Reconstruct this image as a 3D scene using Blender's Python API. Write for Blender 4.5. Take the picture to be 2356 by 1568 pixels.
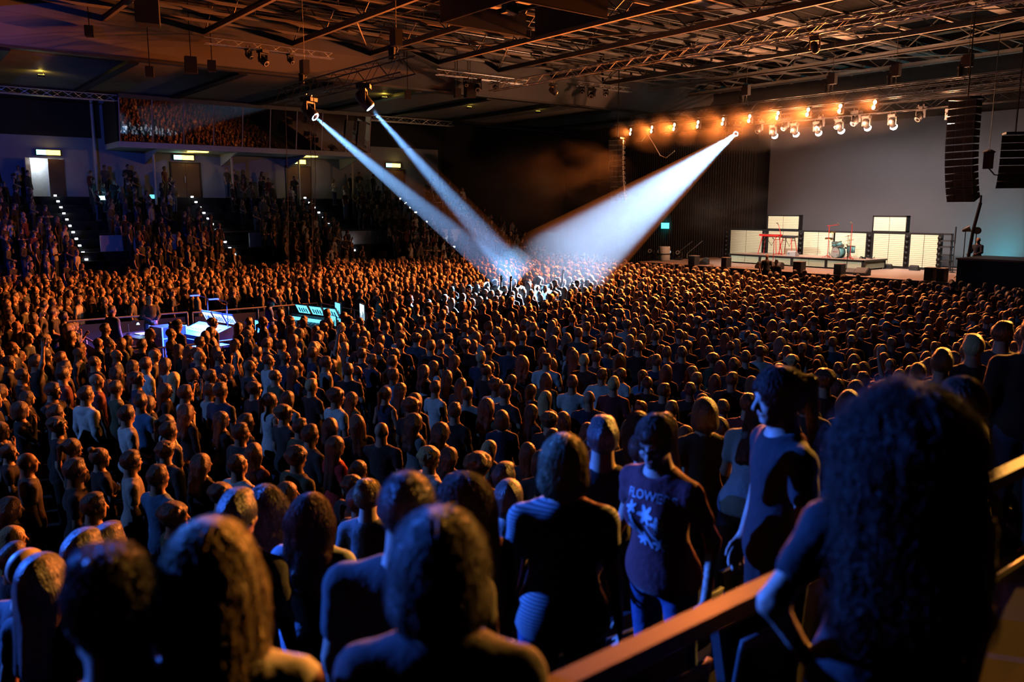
import bpy, math, random
import numpy as np
from mathutils import Vector, Matrix, Euler
from mathutils.bvhtree import BVHTree

for _o in list(bpy.data.objects): bpy.data.objects.remove(_o)
S = bpy.context.scene
COL = S.collection
R = math.radians
rng = random.Random(11)

# ------------------------------------------------------------------ camera
# hall axes: +X runs down the hall to the stage, +Y across to the far side stand, z = 0 is the arena floor
FPX, CX, CY, CAM_Z = 1880.0, 1178.0, 784.0, 4.4
HEAD, PITCH = R(51.62), math.atan(304 / FPX)
cd = bpy.data.cameras.new('camera'); cam = bpy.data.objects.new('camera', cd); COL.objects.link(cam)
cd.sensor_width = 36.0; cd.lens = FPX / 2356 * 36
cam.location = (0, 0, CAM_Z); cam.rotation_euler = (R(90) - PITCH, 0, HEAD - R(90))
cd.clip_start = .05; cd.clip_end = 300
cd.dof.use_dof = True; cd.dof.focus_distance = 26.0; cd.dof.aperture_fstop = 1.9
S.camera = cam
_d = np.array([math.cos(HEAD) * math.cos(PITCH), math.sin(HEAD) * math.cos(PITCH), -math.sin(PITCH)])
_r = np.array([math.sin(HEAD), -math.cos(HEAD), 0.0]); _u = np.cross(_r, _d)

def at(u, v, X=None, Y=None, Z=None, D=None):
    """the point of the hall seen at a spot of the photograph, on a plane of the hall"""
    q = _d + (u - CX) / FPX * _r - (v - CY) / FPX * _u
    t = X / q[0] if X is not None else Y / q[1] if Y is not None else (Z - CAM_Z) / q[2] if Z is not None else D
    return Vector((q[0] * t, q[1] * t, CAM_Z + q[2] * t))

def px(P):
    q = np.array(P) - np.array((0, 0, CAM_Z)); w = q @ _d
    return (CX + FPX * (q @ _r) / w, CY - FPX * (q @ _u) / w, w) if w > .05 else (-9e9, -9e9, w)

# ------------------------------------------------------------------ world, exposure
w = bpy.data.worlds.new('night'); S.world = w; w.use_nodes = True
w.node_tree.nodes['Background'].inputs[0].default_value = (.10, .09, .12, 1)
w.node_tree.nodes['Background'].inputs[1].default_value = .02
S.view_settings.view_transform = 'Standard'; S.view_settings.look = 'None'
S.view_settings.gamma = 1; S.view_settings.use_curve_mapping = False
S.view_settings.exposure = 0.0
try:
    S.cycles.max_bounces = 3; S.cycles.diffuse_bounces = 0; S.cycles.glossy_bounces = 2
    S.cycles.transmission_bounces = 1; S.cycles.transparent_max_bounces = 4; S.cycles.volume_bounces = 0; S.cycles.volume_step_rate = 3
    S.cycles.caustics_reflective = False; S.cycles.caustics_refractive = False
    S.cycles.sample_clamp_indirect = 3.0; S.cycles.adaptive_threshold = .03
except Exception: pass

# output of the hall's lamps and the added fill and front lights (watts)
BLINDER_W, WASH_W, FILL_W = 21500, 330, 400
FOLLOW_W, FOLLOW_S = 420000, 1000000
TEAL_W, FOH_BLUE, BLUE_W, BLUE_WALL = 700, 8000, 75000, 5500
SIDE_W = 34000
FRONT_W = 5800
HAZE, SMOKE = .0075, .06

def lamp(kind, name, loc, energy, col, target=None, size=.1, angle=60, blend=.5, parent=None):
    l = bpy.data.lights.new(name, kind); l.energy = energy; l.color = col
    if kind == 'SPOT':
        l.spot_size = R(angle); l.spot_blend = blend
    if kind == 'AREA': l.size = size
    else: l.shadow_soft_size = size
    o = bpy.data.objects.new(name, l); COL.objects.link(o); o.location = loc
    if target is not None:
        o.rotation_euler = (Vector(target) - Vector(loc)).to_track_quat('-Z', 'Y').to_euler()
    return o

# ------------------------------------------------------------------ materials
MATS = {}
def _nt(name):
    m = bpy.data.materials.new(name); m.use_nodes = True
    return m, m.node_tree.nodes, m.node_tree.links, m.node_tree.nodes['Principled BSDF']

def pm(name, col, rough=.6, metal=0.0, var=.2, scale=6.0, bump=0.0, bscale=60.0, sheen=0.0, spec=.5, stretch=None):
    if name in MATS: return MATS[name]
    m, N, L, b = _nt(name)
    b.inputs['Roughness'].default_value = rough; b.inputs['Metallic'].default_value = metal
    b.inputs['Specular IOR Level'].default_value = spec
    if sheen: b.inputs['Sheen Weight'].default_value = sheen
    tc = N.new('ShaderNodeTexCoord'); src = tc.outputs['Object']
    if stretch:
        mp = N.new('ShaderNodeMapping'); mp.inputs['Scale'].default_value = stretch
        L.new(src, mp.inputs[0]); src = mp.outputs[0]
    n = N.new('ShaderNodeTexNoise'); n.inputs['Scale'].default_value = scale; n.inputs['Detail'].default_value = 3
    L.new(src, n.inputs['Vector'])
    mx = N.new('ShaderNodeMix'); mx.data_type = 'RGBA'
    mx.inputs[6].default_value = (*[c * (1 - var) for c in col], 1); mx.inputs[7].default_value = (*[min(1, c * (1 + var)) for c in col], 1)
    L.new(n.outputs['Fac'], mx.inputs[0]); L.new(mx.outputs[2], b.inputs['Base Color'])
    if bump:
        n2 = N.new('ShaderNodeTexNoise'); n2.inputs['Scale'].default_value = bscale; L.new(src, n2.inputs['Vector'])
        bp = N.new('ShaderNodeBump'); bp.inputs['Strength'].default_value = bump; bp.inputs['Distance'].default_value = .02
        L.new(n2.outputs['Fac'], bp.inputs['Height']); L.new(bp.outputs[0], b.inputs['Normal'])
    MATS[name] = m
    return m

def em(name, col, strength):
    if name in MATS: return MATS[name]
    m, N, L, b = _nt(name)
    b.inputs['Base Color'].default_value = (.02, .02, .02, 1)
    b.inputs['Emission Color'].default_value = (*col, 1); b.inputs['Emission Strength'].default_value = strength
    m.cycles.emission_sampling = 'NONE'
    MATS[name] = m
    return m

def tint(name, palette, rough, salt, sheen=0.0, bump=.3, stretch=None, bscale=60, var=.25, aniso=0.0, subsurf=0.0):
    """colour from the object itself (its own colour, or one of the palette by chance for members of the crowd)"""
    m, N, L, b = _nt(name)
    b.inputs['Roughness'].default_value = rough
    b.inputs['Specular IOR Level'].default_value = .6 if name == 'hair' else .3
    if sheen:
        b.inputs['Sheen Weight'].default_value = sheen; b.inputs['Sheen Roughness'].default_value = .45
    oi = N.new('ShaderNodeObjectInfo')
    ml = N.new('ShaderNodeMath'); ml.operation = 'MULTIPLY'; ml.inputs[1].default_value = salt
    fr = N.new('ShaderNodeMath'); fr.operation = 'FRACT'
    L.new(oi.outputs['Random'], ml.inputs[0]); L.new(ml.outputs[0], fr.inputs[0])
    cr = N.new('ShaderNodeValToRGB'); cr.color_ramp.interpolation = 'CONSTANT'
    e = cr.color_ramp.elements
    while len(e) < len(palette): e.new(.5)
    for i, c in enumerate(palette):
        e[i].position = i / len(palette); e[i].color = (*c, 1)
    L.new(fr.outputs[0], cr.inputs[0])
    mx = N.new('ShaderNodeMix'); mx.data_type = 'RGBA'
    L.new(oi.outputs['Alpha'], mx.inputs[0]); L.new(cr.outputs[0], mx.inputs[6]); L.new(oi.outputs['Color'], mx.inputs[7])
    tc = N.new('ShaderNodeTexCoord'); src = tc.outputs['Object']
    if stretch:
        mp = N.new('ShaderNodeMapping'); mp.inputs['Scale'].default_value = stretch
        L.new(src, mp.inputs[0]); src = mp.outputs[0]
    n = N.new('ShaderNodeTexNoise'); n.inputs['Scale'].default_value = bscale; n.inputs['Detail'].default_value = 3
    L.new(src, n.inputs['Vector'])
    hv = N.new('ShaderNodeHueSaturation')
    mr = N.new('ShaderNodeMapRange'); mr.inputs[3].default_value = 1 - var; mr.inputs[4].default_value = 1 + var
    L.new(n.outputs['Fac'], mr.inputs[0]); L.new(mr.outputs[0], hv.inputs['Value']); L.new(mx.outputs[2], hv.inputs['Color'])
    L.new(hv.outputs[0], b.inputs['Base Color'])
    bp = N.new('ShaderNodeBump'); bp.inputs['Strength'].default_value = bump; bp.inputs['Distance'].default_value = .02
    L.new(n.outputs['Fac'], bp.inputs['Height']); L.new(bp.outputs[0], b.inputs['Normal'])
    MATS[name] = m
    return m

SKINS = [(.47, .29, .21), (.52, .33, .25), (.42, .25, .18), (.50, .32, .24), (.28, .16, .11), (.54, .35, .27)]
CLOTHS = [(.02, .02, .024), (.025, .025, .03), (.045, .045, .05), (.40, .40, .41), (.016, .016, .02), (.05, .06, .09), (.022, .02, .022), (.14, .135, .13),
          (.11, .03, .03), (.03, .03, .035), (.05, .06, .05), (.5, .48, .46), (.035, .035, .04), (.10, .085, .075), (.018, .018, .025), (.06, .09, .13)]
HAIRS = [(.020, .012, .009), (.034, .020, .012), (.06, .035, .019), (.011, .008, .006), (.10, .058, .028), (.045, .025, .014), (.18, .11, .055), (.028, .016, .011), (.085, .034, .016), (.16, .13, .10)]
TROUS = [(.02, .022, .03), (.04, .06, .12), (.03, .03, .03), (.07, .10, .18), (.05, .045, .04)]
tint('skin', SKINS, .5, 7.13, bump=.08, bscale=30, var=.1)
tint('cloth', CLOTHS, .85, 13.37, sheen=.15, bump=.5, bscale=16, var=.25)
tint('hair', HAIRS, .40, 23.71, sheen=.2, bump=.8, bscale=14, stretch=(9, 9, 1.2), var=.55)
tint('trousers', TROUS, .8, 31.9, bump=.4, bscale=22)
pm('eye', (.05, .035, .03), .3); pm('lip', (.42, .2, .17), .45)
pm('shoe', (.05, .05, .05), .6)
pm('black_metal', (.018, .018, .02), .45, .3)
pm('black_matte', (.012, .012, .013), .85)
pm('black_case', (.03, .03, .034), .6, bump=.1)
pm('steel', (.42, .40, .38), .35, .85, var=.15)
pm('steel_paint', (.58, .51, .45), .55, .1, var=.25, scale=2)
pm('steel_dark', (.10, .095, .09), .5, .4)
pm('alu', (.75, .74, .72), .35, .5, var=.1)
pm('red_paint', (.75, .03, .025), .4)
pm('white_paint', (.72, .72, .72), .5)
pm('wall_grey', (.33, .33, .37), .75, var=.15, scale=1.5, bump=.05)
pm('drape', (.045, .043, .046), .95, var=.3, scale=.5, stretch=(6, 6, .2))
pm('concrete', (.022, .022, .022), .85, var=.3, scale=1.2, bump=.1)
pm('step_grey', (.022, .022, .024), .95, var=.3, scale=2, spec=.05)
pm('panel_white', (.55, .54, .58), .7, var=.1)
pm('soffit', (.26, .25, .24), .6, .1, var=.2, scale=2)
pm('fascia', (.32, .29, .29), .7, var=.2, scale=.6)
pm('roof', (.022, .02, .018), .9, var=.4, scale=.7)
pm('slat', (.82, .80, .58), .6, var=.10, scale=9, stretch=(1, 1, 8))
pm('stage_deck', (.50, .36, .30), .5, var=.2, scale=2.5)
pm('screen_cloth', (.095, .09, .105), .95, var=.04, scale=.8)
pm('lens_glass', (.75, .8, .85), .08, .3)
pm('gold', (.8, .55, .2), .25, .95)
pm('pearl_blue', (.25, .62, .70), .25, .1, var=.5, scale=30)
pm('drum_skin', (.9, .9, .9), .5, var=.03)
pm('door_wood', (.11, .055, .03), .5, var=.3, scale=3, stretch=(8, 8, .6))
pm('pink_door', (.55, .36, .36), .6, var=.1)
pm('tan_box', (.82, .70, .60), .55, var=.15)
pm('grille', (.14, .12, .11), .7)
pm('case_red', (.35, .06, .06), .5)
pm('case_blue', (.05, .07, .13), .5)
pm('rail_wood', (.10, .055, .025), .5, var=.3, scale=5, stretch=(.4, 6, 6))
pm('glass_dark', (.01, .01, .012), .02, 0, spec=.55)
em('glow_warm', (1, .62, .30), 45)
em('glow_white', (1, .9, .78), 90)
em('glow_blue', (.45, .7, 1), 25)
em('glow_screen', (.12, .62, .95), 2.2)
em('glow_screen_b', (.5, .8, 1), 2.0)
em('glow_led', (.03, .06, 1), 8)
em('glow_stair', (.85, .92, 1), 10)
em('glow_exit_g', (.25, 1, .75), 5)
em('glow_exit_y', (1, .72, .12), 5)
em('glow_teal', (.05, .8, .75), 5)

# ------------------------------------------------------------------ mesh helpers
class MB:
    def __init__(s): s.v = []; s.f = []; s.m = []
    def add(s, vs, fs, m=0):
        o = len(s.v); s.v += [tuple(v) for v in vs]; s.f += [tuple(i + o for i in f) for f in fs]; s.m += [m] * len(fs); return s
    def box(s, c, d, rot=None, m=0):
        x, y, z = d[0] / 2, d[1] / 2, d[2] / 2
        vs = [Vector((i, j, k)) for i in (-x, x) for j in (-y, y) for k in (-z, z)]
        if rot is not None: vs = [rot @ v for v in vs]
        return s.add([v + Vector(c) for v in vs], [(0, 1, 3, 2), (4, 6, 7, 5), (0, 4, 5, 1), (2, 3, 7, 6), (0, 2, 6, 4), (1, 5, 7, 3)], m)
    def bx(s, x0, x1, y0, y1, z0, z1, m=0):
        return s.box(((x0 + x1) / 2, (y0 + y1) / 2, (z0 + z1) / 2), (abs(x1 - x0), abs(y1 - y0), abs(z1 - z0)), None, m)
    def tube(s, P, r, n=6, m=0):
        P = [Vector(p) for p in P]; rr = r if isinstance(r, (list, tuple)) else [r] * len(P)
        vs = []; fs = []
        for i, p in enumerate(P):
            t = (P[min(i + 1, len(P) - 1)] - P[max(i - 1, 0)]).normalized()
            a = t.orthogonal().normalized() if i == 0 else (a - t * a.dot(t)).normalized()
            b = t.cross(a)
            vs += [p + (a * math.cos(2 * math.pi * k / n) + b * math.sin(2 * math.pi * k / n)) * rr[i] for k in range(n)]
        for i in range(len(P) - 1):
            fs += [(i * n + k, i * n + (k + 1) % n, (i + 1) * n + (k + 1) % n, (i + 1) * n + k) for k in range(n)]
        fs += [tuple(range(n - 1, -1, -1)), tuple((len(P) - 1) * n + k for k in range(n))]
        return s.add(vs, fs, m)
    def lathe(s, prof, n=14, M=None, m=0):
        vs = []; fs = []
        for r, z in prof: vs += [Vector((r * math.cos(2 * math.pi * k / n), r * math.sin(2 * math.pi * k / n), z)) for k in range(n)]
        for i in range(len(prof) - 1): fs += [(i * n + k, i * n + (k + 1) % n, (i + 1) * n + (k + 1) % n, (i + 1) * n + k) for k in range(n)]
        if prof[0][0] > 1e-4: fs.append(tuple(range(n - 1, -1, -1)))
        if prof[-1][0] > 1e-4: fs.append(tuple((len(prof) - 1) * n + k for k in range(n)))
        if M is not None: vs = [M @ v for v in vs]
        return s.add(vs, fs, m)
    def prism(s, poly, a, b, axis=1, m=0):
        """polygon (two coordinates) swept along an axis from a to b"""
        def P(p, t): return {0: (t, p[0], p[1]), 1: (p[0], t, p[1]), 2: (p[0], p[1], t)}[axis]
        n = len(poly); vs = [P(p, a) for p in poly] + [P(p, b) for p in poly]
        return s.add(vs, [tuple(range(n)), tuple(range(2 * n - 1, n - 1, -1))] + [(k, n + k, n + (k + 1) % n, (k + 1) % n) for k in range(n)], m)
    def mesh(s, name, mats, smooth=False):
        me = bpy.data.meshes.new(name); me.from_pydata(s.v, [], s.f)
        for q in (mats if isinstance(mats, (list, tuple)) else [mats]): me.materials.append(MATS[q] if isinstance(q, str) else q)
        if any(s.m): me.polygons.foreach_set('material_index', s.m)
        if smooth: me.polygons.foreach_set('use_smooth', [True] * len(me.polygons))
        me.update(); return me
    def build(s, name, mats, parent=None, smooth=False, loc=None):
        return obj(name, s.mesh(name, mats, smooth), parent, loc)

def obj(name, me, parent=None, loc=None, rot=None):
    o = bpy.data.objects.new(name, me); COL.objects.link(o)
    if parent is not None: o.parent = parent
    if loc is not None: o.location = loc
    if rot is not None: o.rotation_euler = rot
    return o

def tag(o, label, cat=None, group=None, kind=None):
    if label: o['label'] = label
    if cat: o['category'] = cat
    if group: o['group'] = group
    if kind: o['kind'] = kind
    return o

def thing(name, label, cat, loc=(0, 0, 0), rotz=0, group=None, rot=None):
    o = obj(name, None, None, loc, rot if rot is not None else (0, 0, rotz))
    return tag(o, label, cat, group)

def struct(name, mb, mats, parent=None, smooth=False):
    o = mb.build(name, mats, parent, smooth)
    if parent is None: o['kind'] = 'structure'
    return o

def copy_tree(o, parent=None):
    c = o.copy(); COL.objects.link(c); c.parent = parent
    for ch in list(o.children): copy_tree(ch, c)
    return c

ORD = ['first', 'second', 'third', 'fourth', 'fifth', 'sixth', 'seventh', 'eighth', 'ninth', 'tenth', 'eleventh', 'twelfth', 'thirteenth', 'fourteenth', 'fifteenth', 'sixteenth',
       'seventeenth', 'eighteenth', 'nineteenth', 'twentieth']
def nth(i, n, frm='the left'):
    return 'leftmost' if i == 0 else 'rightmost' if i == n - 1 else ORD[i] + ' from ' + frm
# ------------------------------------------------------------------ people: smooth bodies grown from joints
def axis(lo, hi, flo, fhi, fine, coarse):
    a = list(np.arange(lo, flo, coarse)); b = list(np.arange(flo, fhi, fine)); c = list(np.arange(fhi, hi + coarse, coarse))
    return np.array(a + b + c)

class Field:
    def __init__(s, xs, ys, zs):
        s.a = (xs, ys, zs); s.f = np.full((len(xs), len(ys), len(zs)), .5, np.float32)
        s.X, s.Y, s.Z = xs[:, None, None].astype(np.float32), ys[None, :, None].astype(np.float32), zs[None, None, :].astype(np.float32)
    def _sl(s, lo, hi, pad):
        return tuple(slice(max(0, int(np.searchsorted(s.a[i], lo[i] - pad)) - 1), int(np.searchsorted(s.a[i], hi[i] + pad)) + 1) for i in range(3))
    def _put(s, sl, d, k, op):
        f = s.f[sl]
        if op == 'sub':
            d = -d; h = np.clip(.5 - .5 * (f - d) / k, 0, 1); s.f[sl] = f * (1 - h) + d * h + k * h * (1 - h)
        else:
            h = np.clip(.5 + .5 * (d - f) / k, 0, 1); s.f[sl] = d * (1 - h) + f * h - k * h * (1 - h)
    def cone(s, a, b, ra, rb, k=.03, op='add', infl=0.0, flat=None):
        a = np.array(a, float); b = np.array(b, float); ra += infl; rb += infl; rm = max(ra, rb)
        sl = s._sl(np.minimum(a, b) - rm, np.maximum(a, b) + rm, .07)
        X, Y, Z = s.X[sl[0]] - a[0], s.Y[:, sl[1]] - a[1], s.Z[:, :, sl[2]] - a[2]
        d = b - a; L = float(d @ d) or 1e-9
        t = np.clip((X * d[0] + Y * d[1] + Z * d[2]) / L, 0, 1)
        q = np.sqrt((X - t * d[0]) ** 2 + (Y - t * d[1]) ** 2 + (Z - t * d[2]) ** 2) - (ra + (rb - ra) * t)
        s._put(sl, q, k, op)
    def ell(s, c, r, k=.03, op='add', infl=0.0, M=None):
        c = np.array(c, float); r = np.array(r, float) + infl; rm = r.max()
        sl = s._sl(c - rm, c + rm, .07)
        X, Y, Z = s.X[sl[0]] - c[0], s.Y[:, sl[1]] - c[1], s.Z[:, :, sl[2]] - c[2]
        if M is not None:
            X, Y, Z = (M[0][i] * X + M[1][i] * Y + M[2][i] * Z for i in range(3))
        k0 = np.sqrt((X / r[0]) ** 2 + (Y / r[1]) ** 2 + (Z / r[2]) ** 2); k1 = np.sqrt((X / r[0] ** 2) ** 2 + (Y / r[1] ** 2) ** 2 + (Z / r[2] ** 2) ** 2)
        s._put(sl, k0 * (k0 - 1) / np.maximum(k1, 1e-6), k, op)
    def cut(s, p, n):
        """keep the side the normal points away from"""
        n = np.array(n, float); n /= np.linalg.norm(n)
        s.f = np.maximum(s.f, (s.X - p[0]) * n[0] + (s.Y - p[1]) * n[1] + (s.Z - p[2]) * n[2])
    def net(s):
        f = s.f; xs, ys, zs = s.a; ins = f < 0
        shp = (f.shape[0] - 1, f.shape[1] - 1, f.shape[2] - 1); n = shp[0] * shp[1] * shp[2]
        acc = np.zeros((n, 3)); cnt = np.zeros(n); quads = []
        for ax in range(3):
            sa = [slice(None)] * 3; sb = [slice(None)] * 3; sa[ax] = slice(0, -1); sb[ax] = slice(1, None)
            I = np.argwhere(ins[tuple(sa)] != ins[tuple(sb)])
            if not len(I): continue
            J = I.copy(); J[:, ax] += 1
            f0 = f[tuple(I.T)]; f1 = f[tuple(J.T)]; t = f0 / (f0 - f1)
            P = np.stack([s.a[k][I[:, k]] for k in range(3)], 1).astype(float)
            P[:, ax] += t * (s.a[ax][J[:, ax]] - s.a[ax][I[:, ax]])
            o1, o2 = [k for k in range(3) if k != ax]
            cells = []
            for e1, e2 in ((0, 0), (1, 0), (1, 1), (0, 1)):
                C = I.copy(); C[:, o1] -= e1; C[:, o2] -= e2
                ok = (C >= 0).all(1) & (C[:, 0] < shp[0]) & (C[:, 1] < shp[1]) & (C[:, 2] < shp[2])
                idx = np.where(ok, (C[:, 0] * shp[1] + C[:, 1]) * shp[2] + C[:, 2], -1)
                cells.append(idx)
                np.add.at(acc, idx[ok], P[ok]); np.add.at(cnt, idx[ok], 1)
            Q = np.stack(cells, 1); good = (Q >= 0).all(1)
            flip = (f0 < 0) ^ (ax == 1)
            Q = np.where(flip[:, None], Q[:, ::-1], Q)
            quads.append(Q[good])
        if not quads: return np.zeros((0, 3)), np.zeros((0, 4), int)
        Q = np.concatenate(quads); used = np.unique(Q)
        mp = np.full(n, -1); mp[used] = np.arange(len(used))
        return acc[used] / cnt[used][:, None], mp[Q][:, ::-1]

def to_mesh(name, V, Q, mats, mi=None):
    me = bpy.data.meshes.new(name)
    me.vertices.add(len(V)); me.vertices.foreach_set('co', V.astype(np.float32).ravel())
    me.loops.add(4 * len(Q)); me.loops.foreach_set('vertex_index', Q.astype(np.int32).ravel())
    me.polygons.add(len(Q)); me.polygons.foreach_set('loop_start', np.arange(0, 4 * len(Q), 4, dtype=np.int32))
    me.polygons.foreach_set('use_smooth', np.ones(len(Q), bool))
    for q in mats: me.materials.append(MATS[q])
    if mi is not None: me.polygons.foreach_set('material_index', np.asarray(mi, np.int32))
    me.update(calc_edges=True); me.validate()
    return me

# one relaxed right hand: wrist at the origin, fingers towards -z, palm towards -x, thumb forward (+y)
def make_hand(curl):
    a = np.arange(-.075, .07, .0068); f = Field(a, np.arange(-.07, .085, .0068), np.arange(-.21, .035, .0068))
    f.cone((0, 0, .03), (0, 0, -.02), .026, .026, .02); f.ell((0, .002, -.055), (.017, .04, .052), .02)
    for y, L, z in ((.03, .075, -.095), (.0105, .085, -.102), (-.0095, .078, -.1), (-.028, .06, -.092)):
        p = np.array((0, y, z)); ang = .15
        f.cone((0, y * .7, -.06), p, .011, .0105, .008)
        for seg in (.42, .32, .26):
            q = p + np.array((-math.sin(ang) * L * seg, y * .06, -math.cos(ang) * L * seg)); f.cone(p, q, .0098, .0088, .004); p = q; ang += curl
    p = np.array((-.005, .028, -.035))
    for d, r in (((-.012, .024, -.022), .0125), ((-.012, .012, -.028), .0105), ((-.008, .003, -.022), .0095)):
        q = p + np.array(d); f.cone(p, q, r, r * .9, .006); p = q
    return f.net()
HANDS = {'relaxed': make_hand(.45), 'closed': make_hand(1.05), 'open': make_hand(.12)}

ARMS = {  # elbow, wrist for the right (+x) arm, hand shape
    'down': ((.235, -.02, 1.155), (.245, .045, .915), 'relaxed'), 'clasp': ((.25, -.01, 1.16), (.07, .20, 1.03), 'closed'),
    'cross': ((.245, .03, 1.17), (-.05, .19, 1.18), 'relaxed'), 'mouth': ((.19, .15, 1.19), (.06, .165, 1.43), 'closed'),
    'up': ((.27, .06, 1.66), (.22, .10, 1.92), 'open'), 'phone': ((.19, .19, 1.22), (.09, .33, 1.42), 'closed'),
    'hip': ((.34, -.06, 1.20), (.205, .02, 1.02), 'closed'), 'swing': ((.28, -.06, 1.17), (.31, .08, .95), 'relaxed'), 'back': ((.24, -.09, 1.16), (.27, -.06, .91), 'relaxed'),
    'push': ((.24, .05, 1.15), (.2, .28, 1.08), 'closed')}

def person_parts(sex='m', hair='short', top='tee', arms=('down', 'down'), yaw=0, pitch=0, roll=0, fine=.0135, coarse=.03, cap=None, wide=1.0, hairlen=0.0, legs=True, seed=0):
    """arrays for body, hair, top and trousers of a standing figure 1.75 m tall, facing +y"""
    rs = np.random.RandomState(seed)
    fem = sex == 'f'
    HM = Euler((R(pitch), R(roll), R(yaw)), 'XYZ').to_matrix()
    piv = Vector((0, -.015, 1.50))
    def h(p): return tuple(HM @ (Vector(p) - piv) + piv)
    HMr = [list(r_) for r_ in HM]
    zt = 2.2 if 'up' in arms else 1.88
    xs = axis(-.5, .5, -.125, .125, fine, coarse); ys = axis(-.36, .46, -.155, .15, fine, coarse); zs = axis(-.02, zt, 1.475, 1.86, fine, coarse)
    sh = (.165 if fem else .188) * wide; hp = .10 if fem else .092
    def torso(f, i=0.0, k=.05):
        f.ell((0, 0, 1.30), ((.135 if fem else .155) * wide, .10, .19), k, infl=i); f.ell((0, .005, 1.10), ((.128 if fem else .14) * wide, .095, .17), k, infl=i)
        f.ell((0, -.012, .95), ((.16 if fem else .15) * wide, .115, .13), k, infl=i)
        for s_ in (-1, 1): f.cone((0, -.015, 1.425), (s_ * (sh - .012), -.012, 1.395), .062, .05, k, infl=i)
        if fem:
            for s_ in (-1, 1): f.ell((s_ * .068, .085, 1.27), (.062, .05, .06), .04, infl=i)
    def arm(f, s_, pose, upto, i=0.0, k=.025):
        e, w_, _ = ARMS[pose]; e = Vector((e[0] * s_ * (.93 if fem else 1), e[1], e[2])); w_ = Vector((w_[0] * s_, w_[1], w_[2])); q = Vector((s_ * (sh - .008), -.012, 1.39))
        ra, rb, rc = (.042, .035, .024) if fem else (.05, .041, .028)
        t = min(1, upto / .5); f.cone(q, q.lerp(e, t), ra + .002, ra + (rb - ra) * t, k, infl=i)
        if upto > .5:
            t = (upto - .5) / .5; f.cone(e, e.lerp(w_, t), rb, rb + (rc - rb) * t, k, infl=i)
        return e, w_
    def leg(f, i=0.0, k=.03):
        for s_ in (-1, 1):
            f.cone((s_ * hp, -.01, .92), (s_ * .105, 0, .50), .086, .058, k, infl=i); f.cone((s_ * .105, 0, .50), (s_ * .11, -.02, .085), .056, .038, k, infl=i)
    # body
    f = Field(xs, ys, zs)
    torso(f)
    if legs:
        leg(f)
        for s_ in (-1, 1): f.cone((s_ * .11, -.03, .045), (s_ * .125, .14, .035), .045, .036, .03)
    wr = [arm(f, s_, arms[0 if s_ < 0 else 1], 1.0) + (s_, arms[0 if s_ < 0 else 1]) for s_ in (-1, 1)]
    f.cone((0, -.02, 1.41), h((0, -.012, 1.585)), .068 if fem else .076, .052 if fem else .06, .035)
    hs = .96 if fem else 1.0
    f.ell(h((0, -.008, 1.66)), (.075 * hs, .096 * hs, .092 * hs), .02, M=HMr)
    f.ell(h((0, .036, 1.605)), (.056 * hs, .058, .082), .025, M=HMr)
    f.cone(h((-.012, .068, 1.547)), h((.012, .068, 1.547)), .022, .022, .02)
    f.cone(h((-.035, .083, 1.664)), h((.035, .083, 1.664)), .013, .013, .012)
    for s_ in (-1, 1):
        f.ell(h((s_ * .031, .099, 1.645)), (.017, .016, .011), .01, 'sub', M=HMr)
        f.ell(h((s_ * .030, .082, 1.644)), (.0135, .0135, .0135), .004, M=HMr)
        f.ell(h((s_ * .076 * hs, -.008, 1.632)), (.011, .021, .033), .008, M=HMr)
        f.ell(h((s_ * .036, .068, 1.607)), (.022, .02, .02), .02, M=HMr)
    f.cone(h((0, .092, 1.650)), h((0, .113, 1.607)), .009, .0145, .012)
    f.cone(h((-.018, .092, 1.577)), h((.018, .092, 1.577)), .0085, .0085, .007)
    V, Q = f.net()
    cen = V[Q].mean(1); mi = np.where(cen[:, 2] < .075, 1, 0)
    for s_ in (-1, 1): mi[((cen - np.array(h((s_ * .030, .094, 1.645)))) ** 2).sum(1) < .0095 ** 2] = 2
    mi[((cen - np.array(h((0, .10, 1.577)))) ** 2 * np.array((.3, 1, 1))).sum(1) < .011 ** 2] = 3
    for e, w_, s_, pose in wr:
        HV, HQ = HANDS[ARMS[pose][2]]
        z = (e - w_).normalized(); fw = Vector((0, 1, 0)) if abs(z.y) < .8 else Vector((0, 0, 1))
        if pose in ('clasp', 'cross', 'mouth'): fw = Vector((0, .2, 1))
        y = (fw - z * fw.dot(z)).normalized(); x = y.cross(z)
        P = HV * np.array((s_ * 1.0, 1, 1)) * (.9 if fem else 1)
        W = P @ np.array([list(x), list(y), list(z)]) + np.array(w_)
        Q = np.concatenate([Q, (HQ if s_ > 0 else HQ[:, ::-1]) + len(V)]); V = np.concatenate([V, W]); mi = np.concatenate([mi, np.zeros(len(HQ), int)])
    out = {'body': (V, Q, mi)}
    # top
    f = Field(axis(-.5, .5, 0, 0, fine, coarse * .8), axis(-.36, .46, 0, 0, fine, coarse * .8), axis(.78, zt, 0, 0, fine, coarse * .8)) if fine > .011 else Field(axis(-.5, .5, 0, 0, fine, .018), axis(-.36, .46, 0, 0, fine, .018), axis(.78, zt, 0, 0, fine, .018))
    torso(f, .014)
    f.ell((0, -.008, .96), ((.165 if fem else .155) * wide, .118, .16), .06, infl=.015)
    if top != 'tank':
        up = {'tee': .27, 'long': .95, 'jacket': .95}[top]
        for s_ in (-1, 1): arm(f, s_, arms[0 if s_ < 0 else 1], up, .015 if top != 'jacket' else .024)
    f.cut((0, 0, .87), (0, 0, -1))
    f.ell((0, .02, 1.535), (.083, .09, .085), .012, 'sub')
    if top == 'tank':
        for s_ in (-1, 1): f.ell((s_ * .235, 0, 1.37), (.085, .2, .12), .01, 'sub')
    if top == 'jacket': f.ell((0, -.075, 1.44), (.10, .05, .05), .04)
    out['top'] = f.net()
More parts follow.
